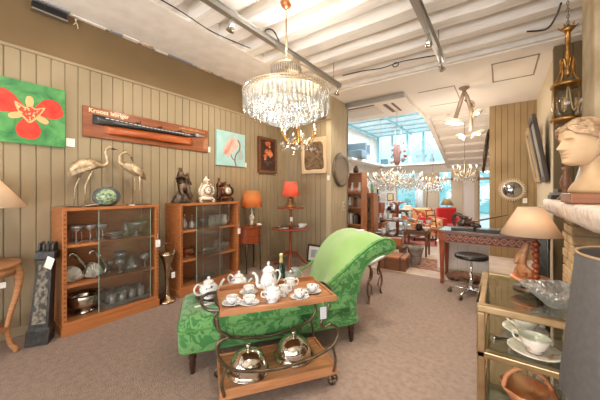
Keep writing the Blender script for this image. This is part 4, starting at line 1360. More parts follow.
m.lathe([(.0, -.006), (.03, -.006), (.036, 0)], n=12)
for x, y in ((.0, .045), (1.335, .045), (.0, DEP - .05), (1.335, DEP - .05)):
    MB().lathe([(.03, .17), (.034, .155), (.024, .145), (.03, .13), (.03, .115), (.022, .1), (.026, .085), (.02, .02), (.015, .015), (.017, .0), (0, 0)], (x, y, 0), 14).build('leg', M_darkleg, t)
o = MB().box((0, 0, .003), (.03, .17, .003)).build('price_card', M_paper, loc=(-1.93, 1.36, .432), rz=-.35); tag(o, 'long white price card lying on the left end of the green seat', 'card')
def onchaise(a, b, z=.431):
    return Vector((-1.815 + .571 * a - .821 * b, 1.167 + .821 * a + .571 * b, z))
o = MB().box((0, 0, 0), (.10, .06, .003), RY(-.05)).build('price_card', M_paper, loc=onchaise(1.62, .36, .95), rz=CA); tag(o, 'white price card lying on top of the scrolled green back', 'card')
o.location.z = .945

# ------------------------------------------------ tea things
def lathe_pot(m, s=1):
    m.lathe([(.04 * s, 0), (.045 * s, .008), (.035 * s, .015), (.065 * s, .04), (.078 * s, .075), (.07 * s, .105), (.045 * s, .125), (.042 * s, .13)], n=24)
def teapot(label, loc, rz, s=1):
    t = thing('teapot', label, 'teapot', loc, rz)
    m = MB(); lathe_pot(m); m.build('body', M_porcdec, t)
    MB().lathe([(.046, .128), (.04, .142), (.02, .152), (.008, .156), (.014, .168), (.008, .178), (0, .18)], n=18).build('lid', M_porc, t)
    MB().tube(spl([(.06, 0, .05), (.1, 0, .06), (.12, 0, .1), (.145, 0, .125)], 5), [.02] * 4 + [.015] * 5 + [.011] * 7, 8).build('spout', M_porc, t)
    MB().tube(spl([(-.055, 0, .11), (-.1, 0, .13), (-.125, 0, .09), (-.1, 0, .05), (-.07, 0, .045)], 5), .008, 7).build('handle', M_porc, t)
    t.scale = (s,) * 3
    return t
t = thing('silver_tray', 'oval silver tray on the green seat under two white teapots', 'tray', onchaise(.28, .36), CA)
MB().lathe([(.8, 0), (.88, .004), (.98, .014), (1.0, .016), (.985, .018), (.87, .008), (0, .006)], n=40, sx=.27, sy=.19).build('plate', M_silver, t)
teapot('white teapot standing at the left end of the silver tray on the green seat', onchaise(.12, .32, .445), CA + .45, 1.02)
teapot('white teapot with its spout to the right, behind the raised back of the tea trolley', onchaise(.385, .43, .445), CA - .75, .98)
t = thing('champagne_bottle', 'champagne bottle with gold foil neck standing behind the tea trolley', 'bottle', onchaise(.80, .475))
MB().lathe([(.04, 0), (.043, .008), (.043, .14), (.036, .175), (.02, .215), (.016, .24)], n=22).build('body', mat('dark_green_glass', (22, 46, 30), .12, coat=.4), t)
MB().lathe([(.0205, .21), (.0175, .24), (.016, .28), (.019, .284), (.019, .305), (0, .312)], n=18).build('foil', mat('gold_foil', (226, 206, 150), .4, .6), t)
MB().lathe([(.0436, .05), (.0436, .12)], n=22, a0=-2.6, a1=-.4).build('bottle_label', mat('label_green', (60, 90, 70), .5), t)
t = thing('glass_ice_bucket', 'clear glass ice bucket right of the champagne bottle', 'bucket', onchaise(.885, .45))
MB().lathe([(.04, 0), (.048, .01), (.056, .12), (.053, .12), (.045, .015), (0, .01)], n=20).build('body', M_glassware, t)
t = thing('glass_jug', 'clear glass jug with a handle beside the green chair back', 'jug', onchaise(.955, .50))
MB().lathe([(.035, 0), (.05, .03), (.05, .08), (.035, .12), (.04, .145), (.037, .145), (.03, .12), (.044, .06), (0, .02)], n=20).build('body', M_glassware, t)
MB().tube(spl([(.04, 0, .13), (.08, 0, .11), (.08, 0, .06), (.048, 0, .04)], 5), .006, 6).build('handle', M_glassware, t)
o = MB().lathe([(.03, 0), (.032, .05), (.028, .06), (0, .062)], n=14).build('dark_jar', mat('dark_jar', (46, 42, 40), .4), loc=onchaise(.925, .36)); tag(o, 'small dark jar in front of the glass jug behind the trolley', 'jar')

# ------------------------------------------------ tea trolley
TA = math.radians(54.8)
TC = Vector((-1.297, 1.486, 0))
def ontrolley(a, b, z=.6245):
    c, s_ = math.cos(TA), math.sin(TA)
    return Vector((TC.x + a * c - b * s_, TC.y + a * s_ + b * c, z))
t = thing('tea_trolley', 'wooden two tier tea trolley with curled dark iron frame on small wheels', 'trolley', TC, TA)
def tray(name, z, lip, back, lo=.03):
    m = MB()
    m.bx(-.385, .385, -.2, .2, z, z + .018)
    o = m.build(name, M_teak, t, bev=.003)
    m = MB()
    m.bx(-.388, .388, -.204, -.186, z - lo, z + lip)
    m.bx(-.388, .388, .186, .204, z - lo, z + lip)
    m.bx(-.388, -.372, -.186, .186, z - lo, z + lip)
    m.bx(.372, .388, -.186, .186, z - lo, z + lip)
    if back:
        m.prism([(-.37, z), (-.37, z + .045), (-.33, z + .052), (-.06, z + .052), (-.04, z + .035), (.05, z + .035), (.07, z + .052), (.33, z + .052), (.37, z + .045), (.37, z)], .188, .204, 'y')
    m.build('tray_rim', M_teak, o, bev=.003)
tray('upper_tray', .606, .028, True, .008)
tray('lower_tray', .125, .03, False)
M_frame = mat('brown_iron', (84, 72, 58), .38, .75, col2=(116, 100, 80), scale=18)
for y in (-.205, .205):
    pts = [(.33, y, .595), (.305, y, .52), (.268, y, .47), (.285, y, .432), (.335, y, .445), (.388, y, .415), (.395, y, .36), (.345, y, .295), (.24, y, .252), (.106, y, .228), (-.05, y, .22), (-.24, y, .246), (-.345, y, .295), (-.4, y, .38), (-.395, y, .45), (-.33, y, .475)]
    MB().tube(spl(pts, 5), .0105, 8).build('side_scroll', M_frame, t)
for sx in (-1, 1):
    for y in (-.205, .205):
        if sx < 0:
            MB().tube(spl([(-.335, y, .475), (-.39, y, .52), (-.405, y * .97, .60)], 5), .0095, 8).build('upright', M_frame, t)
        MB().tube(spl([(sx * .352, y, .3), (sx * .375, y, .2), (sx * .36, y, .12)], 5), .0095, 8).build('upright', M_frame, t)
    m = MB()
    m.tube(spl([(sx * .385, -.17, .625), (sx * .45, -.15, .63), (sx * .49, -.06, .635), (sx * .495, .04, .635), (sx * .455, .13, .63), (sx * .385, .16, .625)], 5) if sx < 0 else spl([(.385, -.12, .62), (.41, -.07, .63), (.41, .07, .63), (.385, .12, .62)], 5), .012, 8, flat=.6)
    m.build('handle', mat('pewter', (106, 100, 92), .35, .8), t)
for sx in (-1, 1):
    for sy in (-1, 1):
        m = MB(); m.tube([(sx * .36, sy * .165, .125), (sx * .36, sy * .165, .075), (sx * .372, sy * .165, .042)], .009, 7)
        w_ = m.build('caster', M_frame, t)
        m = MB(); m.T = TR(sx * .372, sy * .165, .04) @ RX(PI / 2)
        m.tube([(.0335 * math.cos(k * PI / 10), .0335 * math.sin(k * PI / 10), 0) for k in range(20)], .0075, 7, closed=True)
        m.tube([(-.03, 0, 0), (.03, 0, 0)], .004, 5); m.tube([(0, -.03, 0), (0, .03, 0)], .004, 5); m.ball((0, 0, 0), .009, 8, 6)
        m.build('wheel', M_frame, w_)
MB().box((.28, -.215, .535), (.045, .003, .08)).tube([(.28, -.212, .575), (.28, -.206, .61)], .0012, 4).build('price_tag', mat('tag_grey', (190, 196, 200), .7), t)

def cup(label, loc, rz, s=1):
    t = thing('teacup', label, 'cup', loc, rz)
    MB().lathe([(.02, 0), (.022, .004), (.03, .012), (.04, .03), (.044, .05), (.0425, .05), (.037, .03), (.025, .012), (0, .009)], n=22).build('bowl', M_porcdec, t)
    MB().tube(spl([(.04, 0, .042), (.062, 0, .04), (.06, 0, .02), (.034, 0, .016)], 4), .0035, 6).build('handle', M_porc, t)
    t.scale = (s * .9,) * 3
    return t
def saucer(label, loc):
    t = MB().lathe([(.03, 0), (.033, .002), (.052, .008), (.066, .014), (.065, .0155), (.05, .0095), (.028, .005), (0, .005)], n=28).build('saucer', M_porcdec, loc=loc)
    return tag(t, label, 'saucer')
cups = [((-.305, -.09), 'frontmost at the left end of the trolley'), ((-.2, -.125), 'second from the left along the front of the trolley'), ((-.175, .065), 'at the back left of the trolley before the raised rim'), ((.14, -.135), 'at the right front of the trolley, right of the sugar pot'), ((.26, -.06), 'farthest right on the trolley near the green back')]
c0 = s0 = None
for (a, b), n in cups:
    if c0 is None:
        s0 = saucer('patterned saucer ' + n.replace(' of the trolley', '').replace(' on the trolley', ''), ontrolley(a, b)); c0 = cup('white teacup ' + n, ontrolley(a, b, .631), TA - .6)
    else:
        dup(s0, ontrolley(a, b), None, 'patterned saucer ' + n.replace(' of the trolley', '').replace(' on the trolley', '')); dup(c0, ontrolley(a, b, .631), TA - .6 + a * 3, 'white teacup ' + n)
t = thing('coffee_pot', 'tall white coffee pot with a domed lid in the middle of the trolley', 'coffee pot', ontrolley(-.04, .03), TA)
MB().lathe([(.045, 0), (.05, .008), (.035, .02), (.058, .05), (.064, .085), (.054, .125), (.042, .15), (.046, .165)], n=24).build('body', M_porcdec, t)
MB().lathe([(.048, .163), (.044, .178), (.028, .196), (.01, .204), (.006, .21), (.013, .222), (.006, .236), (0, .24)], n=20).build('lid', M_porc, t)
MB().tube(spl([(-.05, 0, .05), (-.085, 0, .07), (-.088, 0, .12), (-.105, 0, .155), (-.125, 0, .16)], 5), [.016] * 5 + [.012] * 8 + [.009] * 8, 8).build('spout', M_porc, t)
MB().tube(spl([(.042, 0, .155), (.075, 0, .165), (.092, 0, .13), (.075, 0, .085), (.06, 0, .06)], 5), .007, 7).build('handle', M_porc, t)
t.scale = (.94,) * 3
def twohandle(name, label, loc, s):
    t = thing(name, label, 'sugar bowl', loc, TA)
    MB().lathe([(.035, 0), (.04, .006), (.03, .014), (.052, .035), (.06, .06), (.05, .085), (.044, .092)], n=22).build('body', M_porcdec, t)
    MB().lathe([(.046, .09), (.04, .102), (.018, .112), (.006, .116), (.011, .126), (0, .134)], n=18).build('lid', M_porc, t)
    for sx in (-1, 1):
        MB().tube(spl([(sx * .05, 0, .08), (sx * .078, 0, .08), (sx * .078, 0, .05), (sx * .056, 0, .042)], 4), .005, 6).build('handle', M_porc, t)
    t.scale = (s,) * 3
twohandle('sugar_bowl', 'lidded white sugar pot with two handles at the front of the trolley', ontrolley(-.05, -.15), .95)
for (a, b, s_, n) in ((.045, -.07, .82, 'white cream jug just right of the sugar pot on the trolley'), (.12, .03, .92, 'wide white milk jug behind the cream jug on the trolley')):
    j = thing('cream_jug', n, 'jug', ontrolley(a, b), TA)
    MB().lathe([(.03, 0), (.034, .006), (.026, .014), (.044, .035), (.046, .055), (.038, .075), (.043, .09), (.04, .09), (.034, .072), (.04, .05), (0, .02)], n=20).build('body', M_porcdec, j)
    MB().tube(spl([(.04, 0, .08), (.065, 0, .08), (.066, 0, .045), (.044, 0, .035)], 4), .005, 6).build('handle', M_porc, j)
    MB().prism([(-.03, .0), (-.056, .006), (-.03, .012)], .078, .088, 'z').build('spout', M_porc, j)
    j.scale = (s_,) * 3
# silver cloches
def cloche(label, loc, s):
    t = thing('silver_cloche', label, 'cloche', loc, TA)
    MB().lathe([(.124, 0), (.135, .002), (.136, .01), (.124, .014), (.124, .03), (.118, .07), (.1, .105), (.068, .13), (.03, .142), (0, .144)], n=40).build('dome', mat('polished_silver', (216, 210, 200), .12, 1), t)
    m = MB(); m.lathe([(.016, .14), (.008, .15), (.012, .158), (.02, .168), (.014, .182), (0, .187)], n=14); m.build('knob', M_silver, t)
    m = MB(); m.tube([(.137 * math.cos(k * PI / 24), .137 * math.sin(k * PI / 24), .008) for k in range(48)], .005, 6, closed=True); m.build('beaded_rim', M_silver, t)
    t.scale = (s,) * 3
cloche('silver dome cover on the left half of the trolley shelf', ontrolley(-.195, -.045, .1435), 1.0)
cloche('silver dome cover on the right half of the trolley shelf', ontrolley(.145, .015, .1435), 1.02)

# ------------------------------------------------ marble table with curled legs behind the chaise
t = thing('marble_table', 'white marble topped low table on curled iron legs behind the green back', 'table', (-1.52, 3.38, 0))
MB().prism(rrect(-.28, .30, -.30, .30, .06), .485, .515).build('marble_top', M_marble, t, bev=.006)
m = MB(); m.tube([(x, y, .475) for x, y in rrect(-.25, .27, -.27, .27, .05)], .012, 7, closed=True); m.build('apron', M_walnut, t)
for x, y in ((.24, -.24), (.24, .24), (-.22, -.24), (-.22, .24)):
    sx = 1 if x > 0 else -1; sy = 1 if y > 0 else -1
    m = MB()
    m.tube(spl([(x, y, .48), (x - sx * .0, y - sy * .09, .42), (x, y - sy * .09, .33), (x, y - sy * .01, .24), (x, y + sy * .0, .14), (x, y - sy * .05, .06), (x, y - sy * .01, .0)], 5), [.014] * 20 + [.012] * 8 + [.015] * 3, 8)
    m.tube(spl([(x, y - sy * .09, .42), (x, y - sy * .15, .36), (x, y - sy * .13, .28), (x, y - sy * .07, .27)], 4), .009, 7)
    m.tube(spl([(x, y - sy * .02, .25), (x, y - sy * .1, .2), (x, y - sy * .13, .14), (x, y - sy * .09, .1)], 4), .008, 7)
    m.build('leg', M_walnut, t)
# ================================================================== FIREPLACE SIDE
t = thing('fireplace', 'fireplace with a pale carved stone mantel over a brick jamb on the right', 'fireplace', (0, 0, 0))
m = MB()
rm = random.Random(6)
n = 60
rings = []
for i in range(n + 1):
    y = 1.36 + (3.19 - 1.36) * i / n
    d = lambda: rm.uniform(-.003, .003)
    rings.append([(.60, y, 1.285), (.315, y, 1.285 + d() * .4), (.30 + d(), y, 1.27), (.305 + d(), y, 1.235 + d()), (.312 + d(), y, 1.20 + d()), (.325 + d(), y, 1.178 + d()), (.36, y, 1.168), (.60, y, 1.168)])
m.loft(rings)
m.build('mantel_shelf', mat('pink_stone', (240, 224, 212), .75, col2=(210, 182, 164), scale=18, bump=.7, bscale=30, lo=.45, hi=.75), t)
m = MB()
rows = 17
for r in range(rows):
    z0 = r * .069
    y = 2.72 - (.06 if r % 2 else 0)
    while y < 3.1:
        y1 = min(3.12, y + .2)
        y0 = max(2.72, y)
        if y1 - y0 > .03:
            m.bx(.42 + rm.uniform(-.006, .006), .60, y0 + .004, y1 - .004, z0 + .004, z0 + .063)
        y += .208
m.build('brick_jamb', mat('old_brick', (206, 176, 132), .85, col2=(170, 136, 98), scale=9, bump=.4, bscale=40), t, bev=.004)
m = MB()
for r in range(rows):
    z0 = r * .069
    for k in range(2):
        y0 = 1.42 + k * .16
        m.bx(.42, .60, y0, y0 + .152, z0 + .004, z0 + .063)
m.build('brick_jamb', MATS['old_brick'], t, bev=.004)
MB().bx(.60, .64, 1.40, 3.14, 0, 1.285).build('back_panel', mat('soot', (60, 52, 46), .9, col2=(40, 36, 33), scale=6), t)
for ya, yb2 in ((2.725, 3.115), (1.425, 1.735)):
    MB().bx(.44, .60, ya, yb2, .004, 1.165).build('mortar', mat('mortar', (150, 130, 104), .9), t)

# plaster bust on a wooden plinth
BXX, BYY = .385, 2.12
o = MB().bx(-.12, .15, -.15, .15, 0, .055).build('wooden_plinth', wood('plinth_wood', (150, 92, 52), (120, 68, 36), .4), loc=(BXX + .03, BYY, 1.287), bev=.006)
tag(o, 'reddish brown wooden plinth under the classical bust on the mantel', 'plinth')
t = thing('classical_bust', 'cream plaster bust of a woman with wavy bound hair, facing left', 'statue', (BXX, BYY, 1.336), PI + .48)
def interp(tab, z):
    for (a, va), (b, vb) in zip(tab, tab[1:]):
        if z <= b:
            f = (z - a) / (b - a)
            return va + (vb - va) * f
    return tab[-1][1]
HB = [(0, .25), (.03, .33), (.07, .365), (.13, .372), (.2, .378), (.3, .38), (.4, .378), (.5, .378), (.6, .388), (.7, .378), (.8, .335), (.88, .26), (.95, .155), (.985, .08), (1, 0)]
HW = [(0, .1), (.03, .15), (.07, .185), (.13, .22), (.2, .25), (.3, .278), (.4, .295), (.5, .305), (.6, .315), (.7, .312), (.8, .28), (.88, .22), (.95, .135), (.985, .07), (1, 0)]
HK = [(0, .0), (.07, .06), (.13, .12), (.2, .2), (.3, .3), (.4, .38), (.5, .43), (.6, .455), (.7, .45), (.8, .4), (.88, .31), (.95, .19), (.985, .1), (1, 0)]
NOSE = [(0, 0), (.30, 0), (.325, .035), (.35, .115), (.365, .128), (.39, .118), (.45, .075), (.5, .045), (.55, .022), (.6, .008), (.64, 0), (1, 0)]
def G(x, s): return math.exp(-(x / s) ** 2)
def headpt(th, z, sc=1.0, feat=True):
    c, s_ = math.cos(th), math.sin(th)
    f, w_, k = interp(HB, z), interp(HW, z), interp(HK, z)
    ee = .88
    x = (f if c > 0 else k) * math.copysign(abs(c) ** ee, c)
    y = w_ * math.copysign(abs(s_) ** ee, s_)
    x *= sc; y *= sc
    if feat and c > .1:
        ay = abs(y)
        dx = interp(NOSE, z) * G(y, .036 + .028 * G(z - .345, .04))
        dx += .012 * G(ay - .045, .022) * G(z - .345, .028)
        dx += .026 * G(y, .085) * G(z - .258, .022) + .028 * G(y, .075) * G(z - .203, .024)
        dx -= .03 * G(y, .1) * G(z - .23, .011)
        dx -= .012 * G(y, .06) * G(z - .155, .03)
        dx += .035 * G(y, .085) * G(z - .075, .05)
        dx -= .10 * G(ay - .115, .06) * G(z - .515, .042)
        dx += .060 * G(ay - .118, .042) * G(z - .505, .026)
        dx -= .02 * G(ay - .118, .06) * G(z - .480, .010)
        dx += .02 * G(ay - .12, .055) * G(z - .533, .010)
        dx += .028 * G(ay - .1, .09) * G(z - .580, .024)
        dx += .012 * G(ay - .16, .07) * G(z - .37, .07)
        x += dx
    return Vector((x, y, z))
HH = .255
A = Matrix.Translation((.02, 0, .156)) @ Matrix.Rotation(math.radians(2), 4, 'Y') @ Matrix.Scale(HH, 4)
m = MB(); m.T = A
rings = []
NT = 96
def thk(i):
    u = i / NT * 2 - 1            # denser around the face
    return PI * (u * .62 + .38 * u ** 3)
for j in range(73):
    z = j / 72
    rings.append([headpt(thk(i), min(z, .9995)) for i in range(NT)])
m.loft(rings)
# neck, shoulders
nk = []
for z, cx2, rx, ry in ((.34, -.10, .2, .17), (.18, -.12, .19, .165), (0, -.15, .185, .165), (-.15, -.17, .2, .18), (-.28, -.18, .24, .28), (-.4, -.19, .29, .46), (-.5, -.2, .32, .56), (-.59, -.2, .33, .60)):
    nk.append([(cx2 + rx * math.cos(2 * PI * i / 40), ry * math.sin(2 * PI * i / 40), z) for i in range(40)])
m.loft(nk)
# ears
for sy in (-1, 1):
    m.tube(spl([(-.06, sy * .29, .38), (-.03, sy * .305, .43), (-.04, sy * .325, .5), (-.09, sy * .335, .53), (-.125, sy * .33, .49), (-.11, sy * .315, .42), (-.065, sy * .3, .37)], 5), .018, 8)
    m.ball((-.07, sy * .295, .45), (.05, .02, .07), 10, 8)
m.build('head', M_cream, t)
m = MB(); m.T = A
rh = random.Random(2)
rings = []
for j in range(31):
    v = j / 30
    ring = []
    for i in range(120):
        th = 2 * PI * i / 120 - PI
        a = abs(th)
        zh = .74 + .015 * math.sin(9 * th) if a < .5 else (interp([(.5, .74), (1.1, .63), (1.5, .56), (1.9, .40), (2.4, .22), (3.2, .16)], a))
        z = zh + (1 - zh) * v
        sc = 1.045 + .055 * min(1, v * 5) + .022 * math.sin(v * 30 + 3.2 * math.sin(th * 5) + th * 2) * (1 - v ** 4) + .012 * math.sin(th * 26 + v * 14)
        p = headpt(th, min(z, .999), sc, False)
        p.z = z + .03 * v + .01 * math.sin(th * 13 + v * 20)
        ring.append(p)
    rings.append(ring)
m.loft(rings)
for k in range(16):                # waves pulled back over the ears, a knot behind
    th0 = .35 + k % 8 * .16
    sy = -1 if k < 8 else 1
    pts = []
    for q in range(8):
        f = q / 7
        th = th0 + f * (1.9 - .12 * (k % 8))
        z = .80 + .02 * (k % 8) - f * (.40 + .01 * (k % 8)) + .018 * math.sin(f * 12 + k)
        p = headpt(th * sy, max(.2, min(.98, z)), 1.16 + .02 * math.sin(f * 14 + k), False)
        pts.append(p)
    m.tube(spl(pts, 4), [.03 + .008 * math.sin(i * .9 + k) for i in range(29)], 7)
m.ball((-.5, 0, .38), (.15, .16, .13), 14, 10)
m.build('hair', mat('plaster_hair', (204, 176, 142), .7, col2=(140, 108, 78), scale=26, bump=1, bscale=30), t)

# other mantel things
o = MB().lathe([(.045, 0), (.05, .01), (.03, .03), (.018, .06), (.026, .09), (.034, .13), (.026, .17), (.012, .2), (.02, .22), (.02, .245), (0, .26)], n=16).build('dark_figurine', M_walnut, loc=(.40, 2.86, 1.287)); tag(o, 'small dark brown figurine on the mantel behind the bust', 'figurine')
t = thing('leaning_picture', 'white edged picture leaning on the mantel between the bust and the dark figurine', 'picture', (.43, 2.74, 1.288), rot=(0, math.radians(14), 0))
m = MB()
for a in ((-.12, .12, 0, .025), (-.12, .12, .24, .265), (-.12, -.095, .025, .24), (.095, .12, .025, .24)):
    m.bx(-.016, 0, a[0], a[1], a[2], a[3])
m.build('frame', M_paper, t, bev=.003); MB().bx(-.012, -.002, -.096, .096, .024, .242).build('print', blotch('pale_print', [(170, 176, 180), (206, 206, 204), (226, 224, 220)], 7), t)
t = thing('black_case', 'black box with a glass top at the far end of the mantel', 'box', (.42, 3.06, 1.287))
MB().bx(-.09, .12, -.1, .1, 0, .035).build('body', M_black, t, bev=.003); MB().bx(-.08, .11, -.09, .09, .035, .055).build('glass_lid', M_glassware, t)
o = MB().bx(-.07, .07, -.1, .1, 0, .028).build('book', mat('book_dark', (60, 44, 36), .5), loc=(.44, 3.06, 1.343), bev=.003); tag(o, 'dark closed book lying on the glass topped black box', 'book')
# black iron stove-like screen beyond the brick
t = thing('iron_fire_screen', 'tall black iron fire screen with upright bars beyond the brick jamb', 'screen', (.36, 3.42, 0))
m = MB()
for k in range(9):
    m.tube([(.0, k * .1, .04), (.0, k * .1, .92 + .06 * math.sin(PI * k / 8))], .008, 6)
m.build('bars', M_black, t)
m = MB()
m.tube([(0, 0, .92), (0, .2, .96), (0, .4, .985), (0, .6, .96), (0, .8, .92)], .014, 7); m.tube([(0, 0, .08), (0, .8, .08)], .012, 7); m.tube([(0, 0, .6), (0, .8, .6)], .008, 6)
m.tube([(0, 0, 0), (0, 0, .95)], .014, 7); m.tube([(0, .8, 0), (0, .8, .95)], .014, 7)
m.tube([(-.09, 0, 0.008), (.09, 0, 0.008)], .012, 6); m.tube([(-.09, .8, 0.008), (.09, .8, 0.008)], .012, 6)
m.build('frame', M_black, t)
MB().bx(.004, .010, .0, .8, .08, .9).build('mesh_panel', mat('screen_mesh', (40, 38, 36), .5, .4), t)

# hanging lantern
lx, ly = .455, 3.15
t = thing('hall_lantern', 'round gilt hall lantern with clear glass hanging on a chain above the mantel', 'lantern', (lx, ly, 1.93))
m = MB(); chain(m, 0, 0, .79, 1.30, .014, .0035); m.build('chain', mat('grey_chain', (150, 144, 136), .4, .9), t)
m = MB()
m.lathe([(.008, .8), (.03, .775), (.05, .77), (.03, .745), (.015, .73), (.02, .68), (.012, .62), (.018, .52), (.012, .44), (.02, .4), (0, .36)], n=14)
for k in range(6):
    a = k * PI / 3
    m.tube([(.05 * math.cos(a), .05 * math.sin(a), .775), (.062 * math.cos(a), .062 * math.sin(a), .79)], [.008, .003], 5)
for k in range(4):
    a = k * PI / 2 + .5
    c, q = math.cos(a), math.sin(a)
    m.tube(spl([(c * r, q * r, z) for r, z in ((.012, .45), (.03, .52), (.055, .5), (.05, .43), (.07, .36), (.105, .31))], 4), .007, 6)
m.build('crown', M_gold, t)
m = MB()
for z in (.30, .015):
    m.lathe([(.1, z - .014), (.112, z - .01), (.112, z + .01), (.1, z + .014), (.098, z)], n=36)
for k in range(4):
    a = k * PI / 2 + .5
    m.tube([(.107 * math.cos(a), .107 * math.sin(a), .01), (.107 * math.cos(a), .107 * math.sin(a), .31)], .006, 6)
    m.ball((.107 * math.cos(a), .107 * math.sin(a), -.008), .01, 8, 6)
m.build('cage', M_gold, t)
MB().lathe([(.101, .02), (.101, .295)], n=36).build('glass', M_glass, t)
m = MB()
for k in range(3):
    a = k * 2.09
    m.tube(spl([(0, 0, .34), (.03 * math.cos(a), .03 * math.sin(a), .1), (.05 * math.cos(a), .05 * math.sin(a), .12)], 4), .005, 5)
    m.lathe([(.009, .12), (.009, .19)], (.05 * math.cos(a), .05 * math.sin(a), 0), 8)
m.build('candle_arms', mat('candle_gold', (226, 190, 140), .4, .4), t)

# frames on the far right wall
for (y, z, W, H, c, n) in ((6.5, 1.52, .6, .95, (186, 160, 124), 'large pale gilt frame tilted out from the far right wall'), (5.55, 1.50, .62, 1.0, (70, 62, 58), 'large dark framed picture tilted out from the far right wall, nearer the mantel')):
    t = thing('framed_picture', n, 'picture', (.575, y, z), rot=(0, math.radians(-9), 0))
    m = MB()
    for a in ((-W / 2, W / 2, 0, .08), (-W / 2, W / 2, H - .08, H), (-W / 2, -W / 2 + .08, .08, H - .08), (W / 2 - .08, W / 2, .08, H - .08)):
        m.bx(-.05, 0, a[0], a[1], a[2], a[3])
    m.build('frame', mat('frame_%d' % c[0], c, .45, .2), t, bev=.01)
    MB().bx(-.03, -.002, -W / 2 + .08, W / 2 - .08, .08, H - .08).build('canvas', blotch('greyart', [(120, 116, 110), (150, 146, 138), (90, 88, 86)], 5), t)
# sunburst mirror on the tan wall
t = thing('sunburst_mirror', 'round mirror in a pale rayed frame on the ochre boarded wall', 'mirror', (.20, 7.035, 1.385), rot=(PI / 2, 0, 0))
m = MB(); m.lathe([(.165, 0), (.19, 0), (.195, .02), (.18, .03), (.165, .02)], n=40)
for k in range(36):
    a = 2 * PI * k / 36
    m.tube([(.19 * math.cos(a), .19 * math.sin(a), .012), (.235 * math.cos(a), .235 * math.sin(a), .012)], [.012, .009], 6)
m.build('frame', mat('bone', (216, 196, 166), .5), t)
MB().lathe([(.172, 0), (.172, .012), (.15, .03), (.1, .05), (.05, .06), (0, .063)], n=36).build('glass', mat('dim_mirror', (170, 172, 172), .06, 1), t)
o = MB().bx(-.035, .035, -.004, 0, -.05, .05).build('price_card', M_paper, loc=(.40, 7.036, 1.17)); tag(o, 'white card on the ochre wall below the rayed mirror', 'card')
t = thing('oval_mirror', 'tall oval mirror seen edge-on on the left side of the ochre wall', 'mirror', (-.24, 7.65, 2.28), rot=(0, -PI / 2 + .12, 0))
MB().lathe([(.9, 0), (1.0, 0), (1.0, .03), (.9, .05)], n=40, sx=.50, sy=.40).build('frame', M_bronze, t)
MB().lathe([(.92, 0), (.92, .02), (0, .02)], n=40, sx=.50, sy=.40).build('glass', MATS['mirror_glass'], t)

# ------------------------------------------------ glass display table on the right
vx0, vx1, vy0, vy1, vz = -.10, .40, 1.74, 2.50, .75
t = thing('display_table', 'brass framed glass display table with shelves at the right front', 'table', (0, 0, 0))
b = .038
m = MB()
for z in (vz - b, .475, .175):
    bb = b if z > .6 else .034
    m.bx(vx0, vx1, vy0, vy0 + bb, z, z + bb); m.bx(vx0, vx1, vy1 - bb, vy1, z, z + bb)
    m.bx(vx0, vx0 + bb, vy0 + bb, vy1 - bb, z, z + bb); m.bx(vx1 - bb, vx1, vy0 + bb, vy1 - bb, z, z + bb)
m.build('frame', M_brass, t, bev=.006)
for x in (vx0, vx1 - b):
    for y in (vy0, vy1 - b):
        MB().bx(x, x + b, y, y + b, 0, vz - b - .001).build('leg', M_brass, t, bev=.006)
M_tglass = glass('table_glass', (226, 236, 226), .10)
MB().bx(vx0 + .034, vx1 - .034, vy0 + .034, vy1 - .034, vz - .014, vz - .004).build('glass_top', M_tglass, t)
MB().bx(vx0 + .036, vx1 - .036, vy0 + .036, vy1 - .036, .497, .504).build('glass_shelf', M_tglass, t)
MB().bx(vx0 + .036, vx1 - .036, vy0 + .036, vy1 - .036, .195, .203).build('glass_shelf', M_tglass, t)
# lamp with figure base
LX, LY = .15, 2.20
t = thing('table_lamp', 'table lamp with a beige cone shade on a bobbin column and carved figure', 'lamp', (LX, LY, vz - .004))
MB().lathe([(.085, 0), (.088, .01), (.05, .025), (.03, .04), (.045, .055)], n=28).build('foot', M_bronze, t)
MB().lathe([(.03, .05), (.075, .055), (.1, .072), (.098, .08), (.07, .068), (0, .066)], n=32).build('dish', M_copper, t)
m = MB()
z = .07
for k in range(7):
    r = .021 if k % 2 == 0 else .017
    m.ball((.025, -.02, z + r), (r, r, r), 14, 10); z += 2 * r * .86
m.tube([(.025, -.02, .07), (.025, -.02, .40)], .007, 7)
m.build('bobbin_column', M_red, t)
V = [(-.03, .01, .07), (-.035, .01, .12), (-.04, .0, .17), (-.032, .005, .22), (-.02, .0, .26), (-.01, -.005, .29), (-.06, .02, .13), (-.07, .03, .08), (.0, -.03, .12), (-.0, -.02, .08), (-.055, .0, .2), (-.075, -.01, .15)]
skin('carved_figure', V, [(0, 1), (1, 2), (2, 3), (3, 4), (4, 5), (1, 6), (6, 7), (1, 8), (8, 9), (3, 10), (10, 11)], [.026, .022, .024, .026, .016, .02, .018, .014, .018, .014, .016, .01], M_lightwood, t)
MB().lathe([(.152, .338), (.062, .508), (.06, .508), (.150, .338)], n=40).build('shade', shade_mat('linen_shade', (226, 206, 182)), t)
MB().ball((.025, -.02, .41), .022).build('bulb', M_bulb, t)
lamp_light('bulb_light', (LX + .01, LY - .03, vz + .42), .8, (255, 220, 180), .03)
